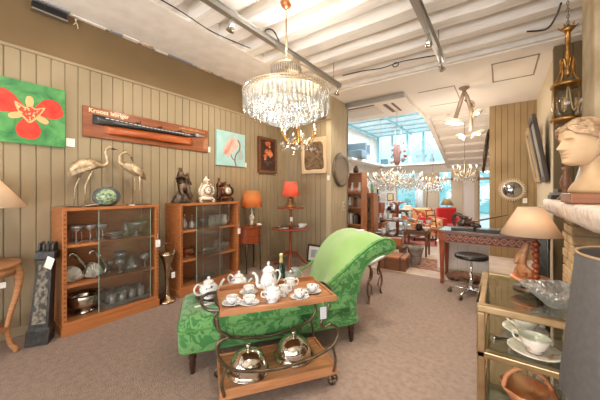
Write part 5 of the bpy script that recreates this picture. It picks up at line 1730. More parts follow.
# crystal bowl: folded rim
t = thing('crystal_bowl', 'heavy cut crystal bowl with a folded rim on the glass display table', 'bowl', (.245, 1.965, vz - .003))
prof_c = [(.05, 0), (.055, .006)] + [(.06 + .075 * (k / 14) ** .85, .015 + .085 * k / 14) for k in range(15)] + [(.127, .103)] + [(.122 - .1 * (k / 8) ** 1.1, .092 - .07 * (k / 8)) for k in range(9)] + [(0, .02)]
MB().lathe(prof_c, n=120, sm=False, wob=lambda a, z: 1 + (.15 * math.cos(a * 4 + .5) + .045 * math.cos(a * 20 + z * 160) + .045 * math.cos(a * 20 - z * 160)) * min(1, z / .08)).build('body', glass('heavy_crystal', (248, 248, 246), .35, .08, (250, 248, 244), .3), t)
t = thing('crystal_dish', 'smaller cut crystal dish beside the lamp foot, behind the folded crystal bowl', 'dish', (.02, 1.98, vz - .003))
t.location = (.285, 2.22, vz - .003)
MB().lathe([(.03, 0), (.035, .006), (.05, .03), (.075, .055), (.07, .057), (.04, .03), (0, .012)], n=40, wob=lambda a, z: 1 + .09 * math.cos(a * 10) * min(1, z / .04)).build('body', MATS['heavy_crystal'], t)
# big cups below
M_gilt = mat('gilt_porcelain', (236, 228, 218), .2, col2=(206, 170, 124), scale=30, lo=.6, hi=.68, coat=.4)
for (x, y, n, s_) in ((.145, 1.88, 'at the front of the glass shelf', 1.35), (.12, 2.12, 'farther back on the glass shelf', 1.3)):
    o = MB().lathe([(.035, 0), (.04, .003), (.065, .01), (.09, .02), (.089, .022), (.06, .013), (.03, .007), (0, .007)], n=36).build('saucer', M_gilt, loc=(x, y, .505))
    tag(o, 'large white and gilt saucer ' + n, 'saucer')
    o.scale = (s_ * .95,) * 3
    c = thing('teacup', 'large white and gilt teacup ' + n, 'cup', (x, y, .515), 2.6)
    MB().lathe([(.022, 0), (.025, .004), (.02, .01), (.035, .02), (.046, .045), (.05, .06), (.048, .06), (.04, .04), (0, .015)], n=28).build('bowl', M_gilt, c)
    MB().tube(spl([(.045, 0, .05), (.075, 0, .05), (.07, 0, .025), (.04, 0, .022)], 4), .004, 6).build('handle', M_gilt, c)
    c.scale = (s_,) * 3
o = MB().tube(spl([(0, 0, .006), (.05, .02, .006), (.12, .05, .006)], 4), [.012, .011, .009, .006, .004, .003, .003, .003, .004], 6, flat=.3).build('silver_spoon', M_silver, loc=(-.03, 1.93, .504), rz=.2); tag(o, 'silver spoon lying left of the gilt cups on the glass shelf', 'spoon')
t = thing('glazed_basket', 'terracotta glazed basket with an arched handle on the lowest glass shelf', 'basket', (.12, 1.93, .204), .5)
MB().lathe([(.07, 0), (.075, .01), (.1, .05), (.125, .085), (.118, .088), (.09, .05), (0, .02)], n=32, wob=lambda a, z: 1 + .04 * math.cos(a * 8)).build('body', M_copper, t)
MB().tube(spl([(-.12, 0, .085), (-.1, 0, .15), (-.03, 0, .19), (.05, 0, .17), (.1, 0, .12), (.12, 0, .085)], 5), .011, 8).build('handle', M_copper, t)
t = thing('glass_goblet', 'clear stemmed glass beside the terracotta basket on the lowest shelf', 'glass', (.30, 2.2, .204))
MB().lathe([(.035, 0), (.034, .004), (.006, .012), (.006, .1), (.03, .13), (.038, .17), (.034, .21), (.032, .21), (.036, .17), (0, .12)], n=18).build('body', M_glassware, t)

# grey floor lamp right at the front
t = thing('floor_lamp', 'floor lamp with a large charcoal grey drum shade at the right edge', 'lamp', (.335, 1.06, 0))
M_gshade = mat('charcoal_linen', (94, 90, 88), .9, col2=(86, 83, 81), scale=60, bump=.15, bscale=300)
MB().lathe([(.197, .80), (.200, .805), (.166, 1.180), (.163, 1.185), (.16, 1.18), (.194, .805), (.194, .80)], n=56).build('shade', M_gshade, t)
m = MB(); m.tube([(.164 * math.cos(k * PI / 24), .164 * math.sin(k * PI / 24), 1.184) for k in range(48)], .004, 6, closed=True); m.build('shade_trim', mat('trim_tan', (166, 136, 104), .7), t)
MB().lathe([(.14, 0), (.145, .012), (.03, .03), (.014, .05), (.012, 1.0)], n=24).build('stand', M_brass, t)
m = MB()
for k in range(3):
    a = k * 2.09; m.tube([(0, 0, .99), (.163 * math.cos(a), .163 * math.sin(a), 1.172)], .003, 5)
m.build('shade_carrier', M_brass, t)

# ------------------------------------------------ carved desk, stool
t = thing('carved_desk', 'dark carved wooden desk with a lattice apron and tapered legs', 'desk', (-.74, 4.50, 0))
DW, DD = 1.24, .55
MB().bx(0, DW, 0, DD, .745, .785).build('desktop', mat('desk_top', (96, 66, 50), .25, col2=(120, 90, 72), scale=4, coat=.5), t, bev=.006)
MB().bx(.03, DW - .03, .02, DD - .02, .615, .745).build('apron', mat('desk_dark', (84, 44, 30), .45), t)
m = MB()
k = 0
x = .06
while x < DW - .05:
    m.box((x, .016, .68), (.115, .014, .016), RY(.85)); m.box((x, .016, .68), (.115, .014, .016), RY(-.85)); m.ball((x + .0425, .016, .68), (.016, .010, .020), 8, 6)
    x += .085
for y in [.06 + .06 * q for q in range(8)]:
    m.box((.026, y, .68), (.014, .09, .016), RX(.85)); m.box((.026, y, .68), (.014, .09, .016), RX(-.85))
m.bx(.02, DW - .02, .010, .022, .735, .745); m.bx(.02, DW - .02, .010, .022, .612, .622)
m.build('lattice_carving', mat('desk_carving', (158, 104, 84), .35), t)  # paler pinkish colour paints highlights onto the raised lattice
for x in (.045, DW - .045):
    for y in (.045, DD - .045):
        m = MB(); m.loft([[(x + sx * w_, y + sy * w_, z) for sx, sy in ((-1, -1), (1, -1), (1, 1), (-1, 1))] for w_, z in ((.02, 0), (.024, .03), (.024, .05), (.02, .06), (.034, .6), (.042, .64), (.042, .75))], sm=False)
        lg = m.build('leg', M_red, t, bev=.003)
o = MB()
for x0, nme in ((.16, 'flat black display case at the left on the carved desk'), (.47, 'flat black display case at the right on the carved desk')):
    c = thing('display_case', nme, 'case', (-.74 + x0, 4.56, .785))
    MB().bx(0, .28, 0, .2, 0, .04).build('body', M_black, c, bev=.003)
    MB().bx(.012, .268, .012, .188, .04, .045).build('glass_lid', M_glassware, c)
o = MB().lathe([(.02, 0), (.022, .03), (.012, .045), (.016, .06), (0, .075)], n=14).build('white_figurine', M_porc, loc=(.03, 4.60, .786)); tag(o, 'tiny white figurine right of the black cases on the desk', 'figurine')
t = thing('metal_sculpture', 'dark metal sculpture of a coiled beast with a long pointed lance on the desk', 'sculpture', (-.56, 4.88, .785))
m = MB()
m.bx(-.02, .34, -.06, .06, 0, .025)
m.build('base', M_iron, t, bev=.004)
m = MB()
m.tube(spl([(.0, 0, .03), (-.03, 0, .09), (-.025, 0, .17), (.02, 0, .215), (.08, 0, .19), (.09, 0, .15)], 5), [.02] * 10 + [.026] * 8 + [.03] * 8, 9)
m.tube(spl([(.05, 0, .04), (.12, 0, .1), (.2, 0, .075), (.3, 0, .05), (.33, 0, .03)], 5), [.05, .055, .055, .06, .06, .06, .055, .05, .05, .045, .04, .04, .035, .035, .03, .03, .03, .025, .02, .015, .01], 9)
m.ball((.11, 0, .17), (.05, .03, .03), 10, 8)
for x, z in ((.09, .2), (.14, .19), (.19, .17)):
    m.tube([(x, 0, z - .05), (x + .03, .02, z)], [.025, .004], 6)
for x in (.06, .22):
    m.tube([(x, .02, .07), (x + .02, .05, .03), (x + .05, .055, .02)], [.02, .014, .008], 6); m.tube([(x, -.02, .07), (x + .02, -.05, .03), (x + .05, -.055, .02)], [.02, .014, .008], 6)
m.build('beast', mat('pewter_dark', (110, 96, 86), .4, .7, col2=(60, 50, 44), scale=25), t)
m = MB(); m.tube([(.1, -.03, .07), (.3, -.03, .135), (.66, -.03, .235)], [.018, .014, .004], 7); m.build('lance', M_walnut, t)

t = thing('swivel_stool', 'black round swivel stool with a chrome star base on castors by the desk', 'stool', (-.30, 4.17, 0))
MB().lathe([(.0, .485), (.17, .488), (.19, .50), (.19, .525), (.178, .538), (.15, .542), (.12, .535), (0, .53)], n=36).build('seat', mat('black_vinyl', (30, 30, 31), .3), t)
MB().lathe([(.022, .09), (.022, .30), (.016, .302), (.016, .47), (.05, .484)], n=18).lathe([(.03, .07), (.035, .09), (.035, .12), (.022, .13)], n=16).build('column', M_chrome, t)
for k in range(5):
    a = k * 2 * PI / 5 + .55
    c, q = math.cos(a), math.sin(a)
    m = MB(); m.tube([(.02 * c, .02 * q, .095), (.14 * c, .14 * q, .085), (.25 * c, .25 * q, .065)], [.018, .015, .012], 8)
    lg = m.build('leg', M_chrome, t)
    m = MB(); m.T = TR(.25 * c, .25 * q, .027) @ RZ(a) @ RX(PI / 2); m.lathe([(.012, -.014), (.027, -.012), (.027, .012), (.012, .014)], n=14); m.T = Matrix(); m.tube([(.25 * c, .25 * q, .03), (.25 * c, .25 * q, .065)], .006, 6)
    m.build('caster', M_iron, lg)
t = thing('white_radiator_cover', 'low white panelled counter behind the carved desk', 'counter', (-.86, 5.16, 0))
MB().bx(0, .72, 0, .3, 0, .5).build('body', M_white, t, bev=.004)
MB().bx(-.02, .74, -.02, .32, .5, .52).build('top', M_white, t, bev=.004)
m = MB()
for k in range(5): m.bx(.01 + k * .142, .015 + k * .142, -.003, .001, .06, .48)
m.bx(0, .72, -.014, 0, 0, .07)
m.build('panel_joint', mat('joint_grey', (196, 186, 172), .7), t)
rr = random.Random(12)
m = MB()
for k in range(46):
    m.ball((rr.uniform(.02, .66), rr.uniform(.02, .28), rr.uniform(.01, .05)), rr.uniform(.012, .03), 7, 5, mi=rr.choice([0, 0, 1, 2]))
o = m.build('bead_jewellery', [mat('bead_green', (70, 130, 100), .3), mat('bead_white', (220, 216, 206), .3), mat('bead_dark', (60, 56, 52), .3)], loc=(-.86, 5.16, .521)); tag(stuff(o), 'heap of green and white bead jewellery on the low white counter', 'jewellery')
m = MB()
rr = random.Random(3)
for k in range(7):
    y = rr.uniform(-.08, .08)
    m.tube(spl([(-.3 + rr.uniform(0, .2), y, .05), (-.1, y + rr.uniform(-.06, .06), .09), (.12, y, .06), (.28 + rr.uniform(-.1, .1), y * .5, .05)], 5), [.04 + .012 * math.sin(i + k) for i in range(16)], 8)
o = m.build('driftwood', mat('driftwood', (132, 92, 66), .8, col2=(92, 60, 44), scale=9, bump=.6, bscale=20), loc=(-.36, 4.78, 0.0)); tag(o, 'gnarled brown driftwood on the floor under the desk', 'driftwood')
# ================================================================== THE SHOP PASSAGE BEYOND
def wallrot(px):   # things in the passage stand square to the room
    return 0
# tall open bookcase behind the passage wall
t = thing('open_bookshelf', 'tall open wooden bookshelf just behind the passage wall edge', 'bookcase', (-3.15, 6.05, 0))
m = MB()
for x in (0, .52): m.bx(x, x + .03, 0, .3, 0, 1.80)
m.bx(.03, .52, .28, .3, 0, 1.8)
m.build('carcass', M_oak, t)
for z in (.1, .55, .95, 1.3, 1.77):
    MB().bx(.03, .52, 0, .28, z, z + .025).build('shelf', M_oak, t)
rr = random.Random(21)
cols = [(196, 176, 150), (110, 60, 46), (60, 66, 80), (214, 206, 190), (150, 110, 80), (86, 104, 96), (46, 44, 46)]
bm_ = [mat('book_%d' % i, c, .6) for i, c in enumerate(cols)]
bk0 = None
for z, x0, n in ((.575, .05, 12), (.975, .27, 7)):
    x = x0
    for k in range(n):
        w_ = rr.uniform(.022, .036); h = rr.uniform(.19, .27)
        if x + w_ > .51: break
        o = MB().bx(0, w_, .04, .20, 0, h).build('book', rr.choice(bm_), loc=(-3.15 + x, 6.05, z + .001))
        tag(o, 'one of the upright books on the shelf behind the passage wall', 'book', 'books on the open bookshelf')
        x += w_ + .002
SHV = []
for z in (.125, .975, 1.325):
    for x in ((.08, .16, .25, .34, .44) if z != .975 else (.08, .19)):
        SHV.append((-3.15 + x, 6.17, z + .001))
o = MB().lathe([(.05, 0), (.07, .05), (.06, .12), (.03, .15), (.04, .17)], n=16).build('shelf_vase', M_bronze, loc=(-2.82, 6.2, 1.796)); tag(o, 'dark vase on top of the open bookshelf', 'vase')

# glass display cabinet
p = at(366, 240, 7.4)
t = thing('display_cabinet', 'narrow wooden display cabinet with a pale glazed door behind the green chair', 'cabinet', (p.x - .19, p.y, 0))
m = MB()
m.bx(0, .03, 0, .36, 0, 1.27); m.bx(.37, .40, 0, .36, 0, 1.27); m.bx(-.02, .42, -.02, .38, 1.27, 1.31); m.bx(.03, .37, .33, .36, 0, 1.27); m.bx(.03, .37, 0, .36, 0, .3)
m.build('carcass', M_oak, t)
for z in (.55, .8, 1.03): MB().bx(.03, .37, .03, .33, z, z + .012).build('shelf', M_glassware, t)
d = MB(); d.bx(.03, .07, -.015, 0, .3, 1.27); d.bx(.33, .37, -.015, 0, .3, 1.27); d.bx(.07, .33, -.015, 0, .3, .34); d.bx(.07, .33, -.015, 0, 1.22, 1.27)
d = d.build('door', M_oak, t); MB().bx(.07, .33, -.01, -.006, .34, 1.22).build('pane', M_glass, d)
MB().bx(.035, .365, .32, .328, .3, 1.26).build('lining', mat('cream_lining', (232, 218, 190), .7), t)
for k, z in enumerate((.563, .813, 1.043)):
    for x in (.12, .26):
        o = MB().lathe([(.03, 0), (.045, .04), (.03, .09), (.02, .11), (.03, .13)], n=12).build('china_vase', M_porcdec, loc=(p.x - .19 + x, p.y + .16, z)); tag(o, 'small china vase behind the glazed door of the narrow cabinet', 'vase', 'china in the narrow cabinet')
# plants / figures on top of the cabinet
o = MB().lathe([(.06, 0), (.08, .05), (.07, .1), (.03, .14), (.05, .17)], n=14).build('copper_jug', M_copper, loc=(p.x - .05, p.y + .15, 1.311)); tag(o, 'copper coloured jug on top of the narrow display cabinet', 'jug')
o = MB().lathe([(.03, 0), (.05, .1), (.02, .2), (.03, .24), (0, .26)], n=14).build('green_bottle', mat('green_glow', (120, 190, 130), .3), loc=(p.x + .1, p.y + .18, 1.311)); tag(o, 'pale green bottle on top of the narrow display cabinet', 'bottle')  # plain pale green bottle colour, no emission
# red wood drawer cabinet
p = at(377, 240, 8.8)
t = thing('drawer_cabinet', 'small reddish drawer cabinet right of the narrow display cabinet', 'cabinet', (p.x - .12, p.y, 0))
MB().bx(0, .26, 0, .35, 0, 1.0).build('carcass', M_red, t, bev=.004)
for k in range(4):
    dr = MB().bx(.02, .24, -.012, 0, .08 + k * .23, .28 + k * .23).build('drawer', M_red, t, bev=.003)
    MB().ball((.13, -.022, .18 + k * .23), .014, 8, 6).build('knob', M_brass, dr)

# pictures on the end wall, left
k = 0
for px, py, w_, h in ((375, 189, .26, .3), (382, 187, .24, .24), (376, 199, .28, .24), (383.5, 196, .24, .26), (391, 186, .2, .3), (390.5, 197, .24, .28), (379.5, 206, .3, .22), (390, 206, .2, .2)):
    p = at(px, py, 10.35)
    q = (YK - .06) / p.y
    X, Z = p.x * q, EYE + (p.z - EYE) * q
    t = thing('framed_print', ['small dark framed print highest at the left of the end wall', 'white framed print beside the highest dark one on the end wall', 'dark blue print low at the left of the end wall', 'pale print in the middle of the end wall group', 'tall pale print nearest the shop window, upper one', 'cream print nearest the shop window, middle one', 'wide bluish print lowest at the left of the end wall', 'small reddish print lowest nearest the shop window'][k], 'picture', (X, YK - .055, Z))
    MB().bx(-w_ / 2, w_ / 2, -.03, 0, -h / 2, h / 2).build('frame', [M_black, M_paper, M_walnut, M_paper, M_cream, M_gold, M_paper, M_walnut][k], t, bev=.004)
    MB().bx(-w_ / 2 + .03, w_ / 2 - .03, -.034, -.028, -h / 2 + .03, h / 2 - .03).build('print', mat('print_%d' % k, [(120, 116, 120), (200, 190, 180), (84, 96, 120), (220, 206, 190), (206, 196, 186), (232, 206, 160), (120, 140, 170), (176, 120, 110)][k], .6), t)
    k += 1
# curtain beside the window
p = at(419, 205, 10.2); q = (YK - .2) / p.y
m = MB()
m.loft([[(p.x * q + .02 * math.sin(i * 1.3) * 0 + .03 * i - .14, YK - .17 + .03 * math.sin(i * 1.7), z) for i in range(10)] for z in (.02, 1.0, 1.98)], closed=False, cap=False)
o = m.build('curtain', mat('white_voile', (226, 228, 230), .8)); tag(o, 'white curtain hanging at the right of the shop window', 'curtain')
md = o.modifiers.new('thick', 'SOLIDIFY'); md.thickness = .006

# tiered round table with china
p = at(397.5, 243, 7.0)
t = thing('tiered_table', 'round tiered table on a red post crowded with china in the passage', 'table', (p.x, p.y, 0))
MB().lathe([(.24, 0), (.25, .03), (.06, .06), (.04, .1), (.035, .4), (.045, .5), (.03, .7), (.03, .98), (.05, 1.0)], n=20).build('post', M_red, t)
TB = (p.x, p.y)
for r, z in ((.56, .26), (.42, .62)):
    MB().lathe([(r - .02, z), (r, z + .008), (r, z + .02), (0, z + .02)], n=36).build('tier', M_walnut, t)
def scatter(label, group, spots, kinds, seed):
    r_ = random.Random(seed)
    protos = {}
    for (x, y, z) in spots:
        k = r_.choice(kinds)
        if k not in protos:
            m = MB()
            if k == 'plate': m.lathe([(.04, 0), (.08, .012), (.1, .02), (.098, .023), (.05, .01), (0, .008)], n=18); mm = M_porcdec
            elif k == 'china_bowl': m.lathe([(.03, 0), (.03, .01), (.06, .04), (.075, .075), (.07, .075), (.03, .02), (0, .015)], n=16); mm = M_porc
            elif k == 'china_jug': m.lathe([(.03, 0), (.055, .04), (.05, .1), (.03, .14), (.038, .17)], n=14); m.tube(spl([(.04, 0, .15), (.085, 0, .12), (.05, 0, .05)], 4), .006, 5); mm = M_porc
            elif k == 'china_vase': m.lathe([(.03, 0), (.055, .06), (.04, .14), (.02, .2), (.035, .24)], n=14); mm = M_porcdec
            elif k == 'copper_pot': m.lathe([(.05, 0), (.075, .05), (.06, .11), (.065, .12)], n=14); mm = M_copper
            elif k == 'glass_vase': m.lathe([(.03, 0), (.04, .1), (.06, .2)], n=14); mm = M_glassware
            elif k == 'dark_pot': m.lathe([(.04, 0), (.07, .06), (.05, .13), (.055, .14)], n=14); mm = M_bronze
            o = m.build(k, mm)
            protos[k] = o
        else:
            o = protos[k].copy(); COL.objects.link(o)
        o.location = (x, y, z); o.rotation_euler = (0, 0, r_.uniform(0, 6))
        tag(o, label % k.replace('_', ' '), k.split('_')[-1], group)
scatter('%s on the open bookshelf behind the passage wall', 'ornaments on the open bookshelf', SHV, ['china_vase', 'copper_pot', 'china_jug', 'dark_pot'], 11)
def ringspots(c, r, n, z, a0=0):
    return [(c[0] + r * math.cos(a0 + 2 * PI * k / n), c[1] + r * math.sin(a0 + 2 * PI * k / n), z) for k in range(n)]
K1 = ['plate', 'china_bowl', 'china_jug', 'china_bowl', 'china_vase', 'copper_pot']
scatter('%s among the china on the lower tier of the round passage table', 'china on the lower tier', ringspots(TB, .44, 12, .281) + ringspots(TB, .24, 6, .281, .4), K1, 1)
scatter('%s among the china on the upper tier of the round passage table', 'china on the upper tier', ringspots(TB, .30, 9, .641), K1 + ['glass_vase'], 2)
# big red-and-white ornaments above the table
o = MB().lathe([(.05, 0), (.09, .04), (.2, .09), (.19, .1), (.08, .05), (0, .03)], n=24).build('red_bowl', mat('red_white', (196, 60, 60), .4, col2=(236, 220, 214), scale=14, lo=.45, hi=.55), loc=(TB[0], TB[1], 1.001)); tag(o, 'red and white bowl on top of the tiered table post', 'bowl')
p = at(408, 214, 8.6)
t = thing('straw_hat', 'pale straw hat on a stand right of the red and white bowl', 'hat', (p.x, p.y, 0))
MB().lathe([(.13, 0), (.13, .02), (.02, .04), (.015, .78), (.06, .8)], n=16).build('stand', M_walnut, t)
MB().lathe([(.22, .78), (.21, .8), (.11, .81), (.11, .88), (.08, .92), (0, .93)], n=24).build('hat', mat('straw', (222, 190, 152), .8), t)
# long table with white china at the left of the passage
p = Vector((-3.12, 7.95, 0))
def ftable(label, c, W, D, H, m_, cat='table', rz=0):
    t = thing('dining_table', label, cat, (c[0], c[1], 0), rz)
    MB().bx(-W / 2, W / 2, -D / 2, D / 2, H - .03, H).build('tabletop', m_, t, bev=.004)
    MB().bx(-W / 2 + .05, W / 2 - .05, -D / 2 + .05, D / 2 - .05, H - .1, H - .03).build('apron', m_, t)
    for sx in (-1, 1):
        for sy in (-1, 1):
            MB().tube([(sx * (W / 2 - .06), sy * (D / 2 - .06), H - .03), (sx * (W / 2 - .06), sy * (D / 2 - .06), 0)], [.03, .018], 8).build('leg', m_, t)
    return t
ftable('table set with white china behind the green scrolled back', (p.x, p.y), .9, .5, .46, M_lightwood)
scatter('%s on the low china table behind the green scrolled back', 'china on the low table', [(p.x - .38 + .15 * i, p.y - .16 + .16 * j, .461) for i in range(6) for j in range(3)], K1 + ['dark_pot', 'glass_vase'], 3)
p = at(417, 246, 5.9)
ftable('side table crowded with small things in the middle of the passage', (p.x, p.y), .54, .42, .54, M_walnut)
scatter('%s on the side table in the middle of the passage', 'things on the passage side table', [(p.x - .2 + .135 * i, p.y - .13 + .13 * j, .541) for i in range(4) for j in range(3)], ['china_bowl', 'glass_vase', 'copper_pot', 'plate', 'dark_pot'], 4)
p = at(393, 232, 9.35)
ftable('far table of ornaments below the framed prints', (p.x, p.y), .9, .5, .72, M_walnut)
scatter('%s on the far table below the framed prints', 'ornaments on the far table', [(p.x - .36 + .145 * i, p.y - .17 + .17 * j, .721) for i in range(6) for j in range(3)], K1 + ['dark_pot', 'china_vase', 'glass_vase'], 5)
# wooden trunks on the floor
p = at(392, 272, 4.72)
t = thing('travel_chest', 'low wooden trunk with an orange brown lid on the floor of the passage', 'trunk', (p.x, p.y + .2, 0), .08)
MB().bx(-.26, .2, -.19, .19, 0.0, .2).build('body', M_walnut, t, bev=.005)
MB().bx(-.27, .21, -.2, .2, .2, .235).build('lid', M_oakx, t, bev=.006)
m = MB()
for x in (-.15, .1): m.bx(x, x + .03, -.205, .205, .02, .24)
m.build('strap', mat('strap_brown', (90, 56, 40), .5), t)
p = at(404, 262, 5.15)
t = thing('dark_bench', 'long dark low bench in front of the tiered table', 'bench', (p.x - .36, p.y + .1, 0))
MB().bx(-.4, .38, -.17, .17, .27, .32).build('top', M_walnut, t, bev=.006)
for x in (-.33, .31): MB().bx(x - .03, x + .03, -.14, .14, 0, .27).build('leg', M_walnut, t)
BN = (p.x - .36, p.y + .1)
o = MB().bx(-.09, .09, -.08, .08, 0, .12).bx(-.095, .095, -.085, .085, .12, .135).build('orange_box', M_oakx, loc=(BN[0] + .2, BN[1], .321)); tag(o, 'orange wooden box standing on the dark low bench', 'box')
scatter('%s on the dark low bench in the passage', 'things on the dark bench', [(BN[0] - .3, BN[1] - .05, .321), (BN[0] - .12, BN[1] + .02, .321), (BN[0] + .02, BN[1] + .03, .321)], ['china_bowl', 'dark_pot', 'copper_pot'], 6)
p = at(414, 262, 5.0)
t = thing('stone_urn', 'grey stone urn tapering to its foot at the right of the dark bench', 'urn', (p.x, p.y + .12, 0))
MB().lathe([(.08, 0), (.085, .03), (.09, .1), (.13, .28), (.15, .33), (.14, .34), (.1, .25), (0, .2)], n=24).build('body', mat('grey_stone', (146, 136, 126), .8, col2=(110, 100, 92), scale=12), t)
o = MB().bx(-.25, .5, -.34, .5, .0005, .008).build('patterned_rug', mat('rug', (176, 126, 104), .95, col2=(120, 92, 82), scale=14, lo=.45, hi=.55), loc=(at(416, 268, 4.95).x, at(416, 268, 4.95).y + .25, 0)); tag(o, 'small patterned rug on the floor by the grey urn', 'rug')
o = MB().bx(-.7, .6, -.6, .6, .0005, .007).build('red_rug', mat('rug_red', (190, 110, 92), .95, col2=(150, 84, 76), scale=9, lo=.45, hi=.55), loc=(at(428, 243, 7.4).x, at(428, 243, 7.4).y, 0)); tag(o, 'faded red rug under the far armchair', 'rug')
# red armchair, cream armchair, chairs
def armchair(label, c, rz, m_, cush=None):
    t = thing('armchair', label, 'armchair', (c[0], c[1], 0), rz)
    MB().bx(-.3, .3, -.3, .28, .14, .4).build('seat', m_, t, bev=.04)
    MB().bx(-.3, .3, .18, .32, .38, .88).build('backrest', m_, t, bev=.05)
    for sx in (-1, 1):
        MB().bx(sx * .34 - .06, sx * .34 + .06, -.28, .3, .14, .6).build('arm', m_, t, bev=.04)
        for sy in (-.24, .26): MB().lathe([(.018, 0), (.025, .14)], (sx * .32, sy, 0), 8).build('leg', M_darkleg, t)
    return t
p = Vector((-1.25, 9.1, 0))
armchair('bright red armchair in front of the far shop door', (p.x + .1, p.y), .7, M_redfab)
p = Vector((-1.72, 8.3, 0))
armchair('cream and red flowered armchair left of the red one', (p.x, p.y), .5, mat('flowered_cream', (226, 190, 140), .8, col2=(200, 90, 70), scale=7, lo=.52, hi=.58))
o = MB().box((0, 0, .12), (.32, .1, .24)).build('red_cushion', M_redfab, loc=(at(440, 225, 7.1).x, at(440, 225, 7.1).y, .52), rz=.5, bev=.04); o.location = (p.x + .04, p.y - .06, .402); tag(o, 'red cushion propped on the cream flowered armchair', 'cushion')
def chair(label, c, rz, m_):
    t = thing('wooden_chair', label, 'chair', (c[0], c[1], 0), rz)
    MB().bx(-.2, .2, -.2, .2, .42, .46).build('seat', m_, t, bev=.008)
    for sx in (-1, 1):
        MB().tube([(sx * .17, -.17, .42), (sx * .17, -.17, 0)], .017, 7).build('leg', m_, t)
        MB().tube([(sx * .17, .18, .42), (sx * .17, .2, 0)], .017, 7).build('leg', m_, t)
    m = MB()
    for sx in (-1, 1): m.tube([(sx * .17, .18, .44), (sx * .18, .24, .9)], .016, 7)
    for z in (.6, .75, .88): m.tube([(-.175, .2 + (z - .44) * .12, z), (0, .22 + (z - .44) * .12, z), (.175, .2 + (z - .44) * .12, z)], .016, 6)
    m.build('backrest', m_, t)
    return t
p = Vector((-1.18, 7.35, 0))
chair('reddish wooden ladder back chair beside the passage side table', (p.x, p.y), 1.2, M_red)
# standing floor lamps
p = at(447, 235, 8.8)
t = thing('floor_lamp', 'slim floor lamp with a small tan cone shade by the far shop door', 'lamp', (p.x, p.y, 0))
MB().lathe([(.13, 0), (.13, .02), (.012, .04), (.01, 1.05)], n=16).build('stand', M_iron, t)
MB().lathe([(.19, .92), (.09, 1.12), (.088, 1.12), (.187, .92)], n=24).build('shade', shade_mat('tan_shade', (222, 186, 132)), t)
p = at(427, 235, 9.0)
t = thing('arc_lamp', 'dark curved reading lamp with a white shade before the beige pier', 'lamp', (p.x, p.y, 0))
MB().lathe([(.14, 0), (.14, .02), (.02, .03)], n=16).tube(spl([(0, 0, .02), (0, 0, 1.1), (.05, 0, 1.5), (.2, 0, 1.62), (.3, 0, 1.5)], 6), .012, 7).build('stand', M_black, t)
MB().lathe([(.12, -.1), (.05, .04), (.048, .04), (.117, -.1)], (.3, 0, 1.46), 18).build('shade', M_paper, t)
# big leafy plant before the window
p = at(408, 232, 9.6)
t = thing('potted_plant', 'leafy dark plant in a pot before the left shop window', 'plant', (p.x, p.y, 0))
MB().lathe([(.1, 0), (.14, .26), (.12, .26), (0, .22)], n=18).build('pot', M_copper, t)
m = MB(); rr = random.Random(14)
for k in range(60):
    a = rr.uniform(0, 6.28); r = rr.uniform(.05, .3); z = rr.uniform(.5, 1.3)
    c = Vector((r * math.cos(a), r * math.sin(a), z))
    u = Vector((math.cos(a), math.sin(a), rr.uniform(-.4, .4))).normalized() * .1; v = Vector((-math.sin(a), math.cos(a), 0)) * .035
    m.add([c - u * .2, c + u * .4 + v, c + u, c + u * .4 - v], [(0, 1, 2, 3)])
for k in range(6): m.tube([(0, 0, .2), (rr.uniform(-.15, .15), rr.uniform(-.15, .15), 1.1)], .008, 5)
stuff(m.build('foliage', mat('leaf_dark', (58, 84, 74), .5), t))

# things on the ledge under the glass roof
def ledge(px, d=10.1): 
    p = at(px, 165, d); q = (YK - .3) / p.y
    return p.x * q, YK - .3
LZ = 2.331
x, y = ledge(421)
t = thing('peacock_chair', 'white wicker peacock chair with a round back on the ledge under the glass roof', 'chair', (x, y, LZ))
M_wick = mat('wicker', (150, 176, 184), .7)
MB().lathe([(.17, 0), (.12, .12), (.19, .26), (.2, .28), (0, .28)], n=20).build('seat', M_wick, t)
m = MB()
for rr_ in (.27, .2, .12):
    m.tube([(rr_ * math.cos(k * PI / 12), .14, .52 + rr_ * math.sin(k * PI / 12)) for k in range(24)], .012, 6, closed=True)
for k in range(12): m.tube([(.0, .14, .45), (.27 * math.cos(k * PI / 6), .14, .52 + .27 * math.sin(k * PI / 6))], .007, 5)
m.build('backrest', M_wick, t)
x, y = -3.60, 7.75
t = thing('grey_armchair', 'grey upholstered armchair at the left end of the high ledge', 'armchair', (x + .05, y, LZ), .0)
MB().bx(-.3, .3, -.2, .2, 0, .25).build('seat', mat('slate_fabric', (120, 140, 152), .8), t, bev=.03); MB().bx(-.3, .3, .1, .2, .2, .5).build('backrest', MATS['slate_fabric'], t, bev=.03)
x, y = -3.63, 8.6
t = thing('wooden_chair', 'dark slatted chair standing on the ledge right of the grey armchair', 'chair', (x, y, LZ))
MB().bx(-.16, .16, -.14, .14, .24, .28).build('seat', MATS['slate_fabric'], t)
MB().bx(-.16, .16, .1, .14, .28, .55).build('backrest', MATS['slate_fabric'], t)
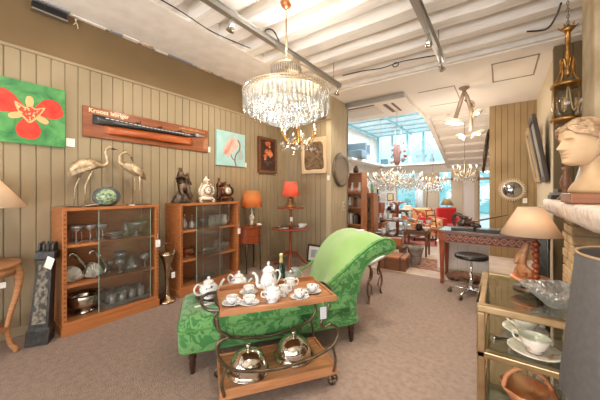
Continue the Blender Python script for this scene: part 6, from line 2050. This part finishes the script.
for sx in (-1, 1):
    for sy in (-1, 1): MB().tube([(sx * .13, sy * .11, 0), (sx * .13, sy * .11, .24)], .015, 6).build('leg', MATS['slate_fabric'], t)
x, y = ledge(383)
o = MB().bx(-.12, .12, -.08, .08, 0, .22).build('dark_box', mat('teal_box', (90, 120, 130), .6), loc=(x + .05, y, LZ), bev=.01); tag(o, 'small dark teal box on the ledge beside the hanging ornament', 'box')
x, y = ledge(410)
o = MB().lathe([(.05, 0), (.08, .1), (.05, .22), (.06, .25)], n=14).build('pale_vase', M_porc, loc=(x, y, LZ)); tag(o, 'pale vase on the ledge left of the wicker chair', 'vase')
x, y = ledge(432)
o = MB().lathe([(.06, 0), (.09, .08), (.04, .2), (.05, .3)], n=14).build('slate_vase', MATS['slate_fabric'], loc=(x, y, LZ)); tag(o, 'slate coloured vase on the ledge right of the wicker chair', 'vase')
# ceiling spots over the passage
for k, (px, py) in enumerate(((357, 174), (369, 177))):
    pass

# ================================================================== LIGHT
lamp_light('window_light', (1.2, -1.1, 1.5), 80, (250, 247, 243), typ='AREA', rot=(PI / 2 + .35, 0, PI / 2), size=(2.4, 2.2))  # added fill from the right; no window is built there
lamp_light('window_light', (-1.2, -2.7, 1.6), 260, (246, 247, 248), typ='AREA', rot=(PI / 2 + .3, 0, 0), size=(4.2, 2.6))  # added fill behind the camera; the wall there has no opening
lamp_light('passage_light', (-2.2, 8.2, 3.3), 150, (236, 248, 255), typ='AREA', rot=(0, 0, 0), size=(2.4, 3.4))
lamp_light('passage_spot', (-.9, 6.4, 2.1), 30, (255, 240, 222), .1)  # bare point lamp added to brighten the passage; no fixture

SC.view_settings.view_transform = 'Standard'
SC.view_settings.look = 'None'
SC.view_settings.gamma = 1
SC.view_settings.use_curve_mapping = False
SC.view_settings.exposure = 0.12
SC.cycles.use_denoising = True
SC.cycles.max_bounces = 10
SC.cycles.transparent_max_bounces = 24
SC.cycles.diffuse_bounces = 5
SC.cycles.glossy_bounces = 4
SC.cycles.caustics_reflective = False
SC.cycles.caustics_refractive = False
SC.cycles.sample_clamp_indirect = 6
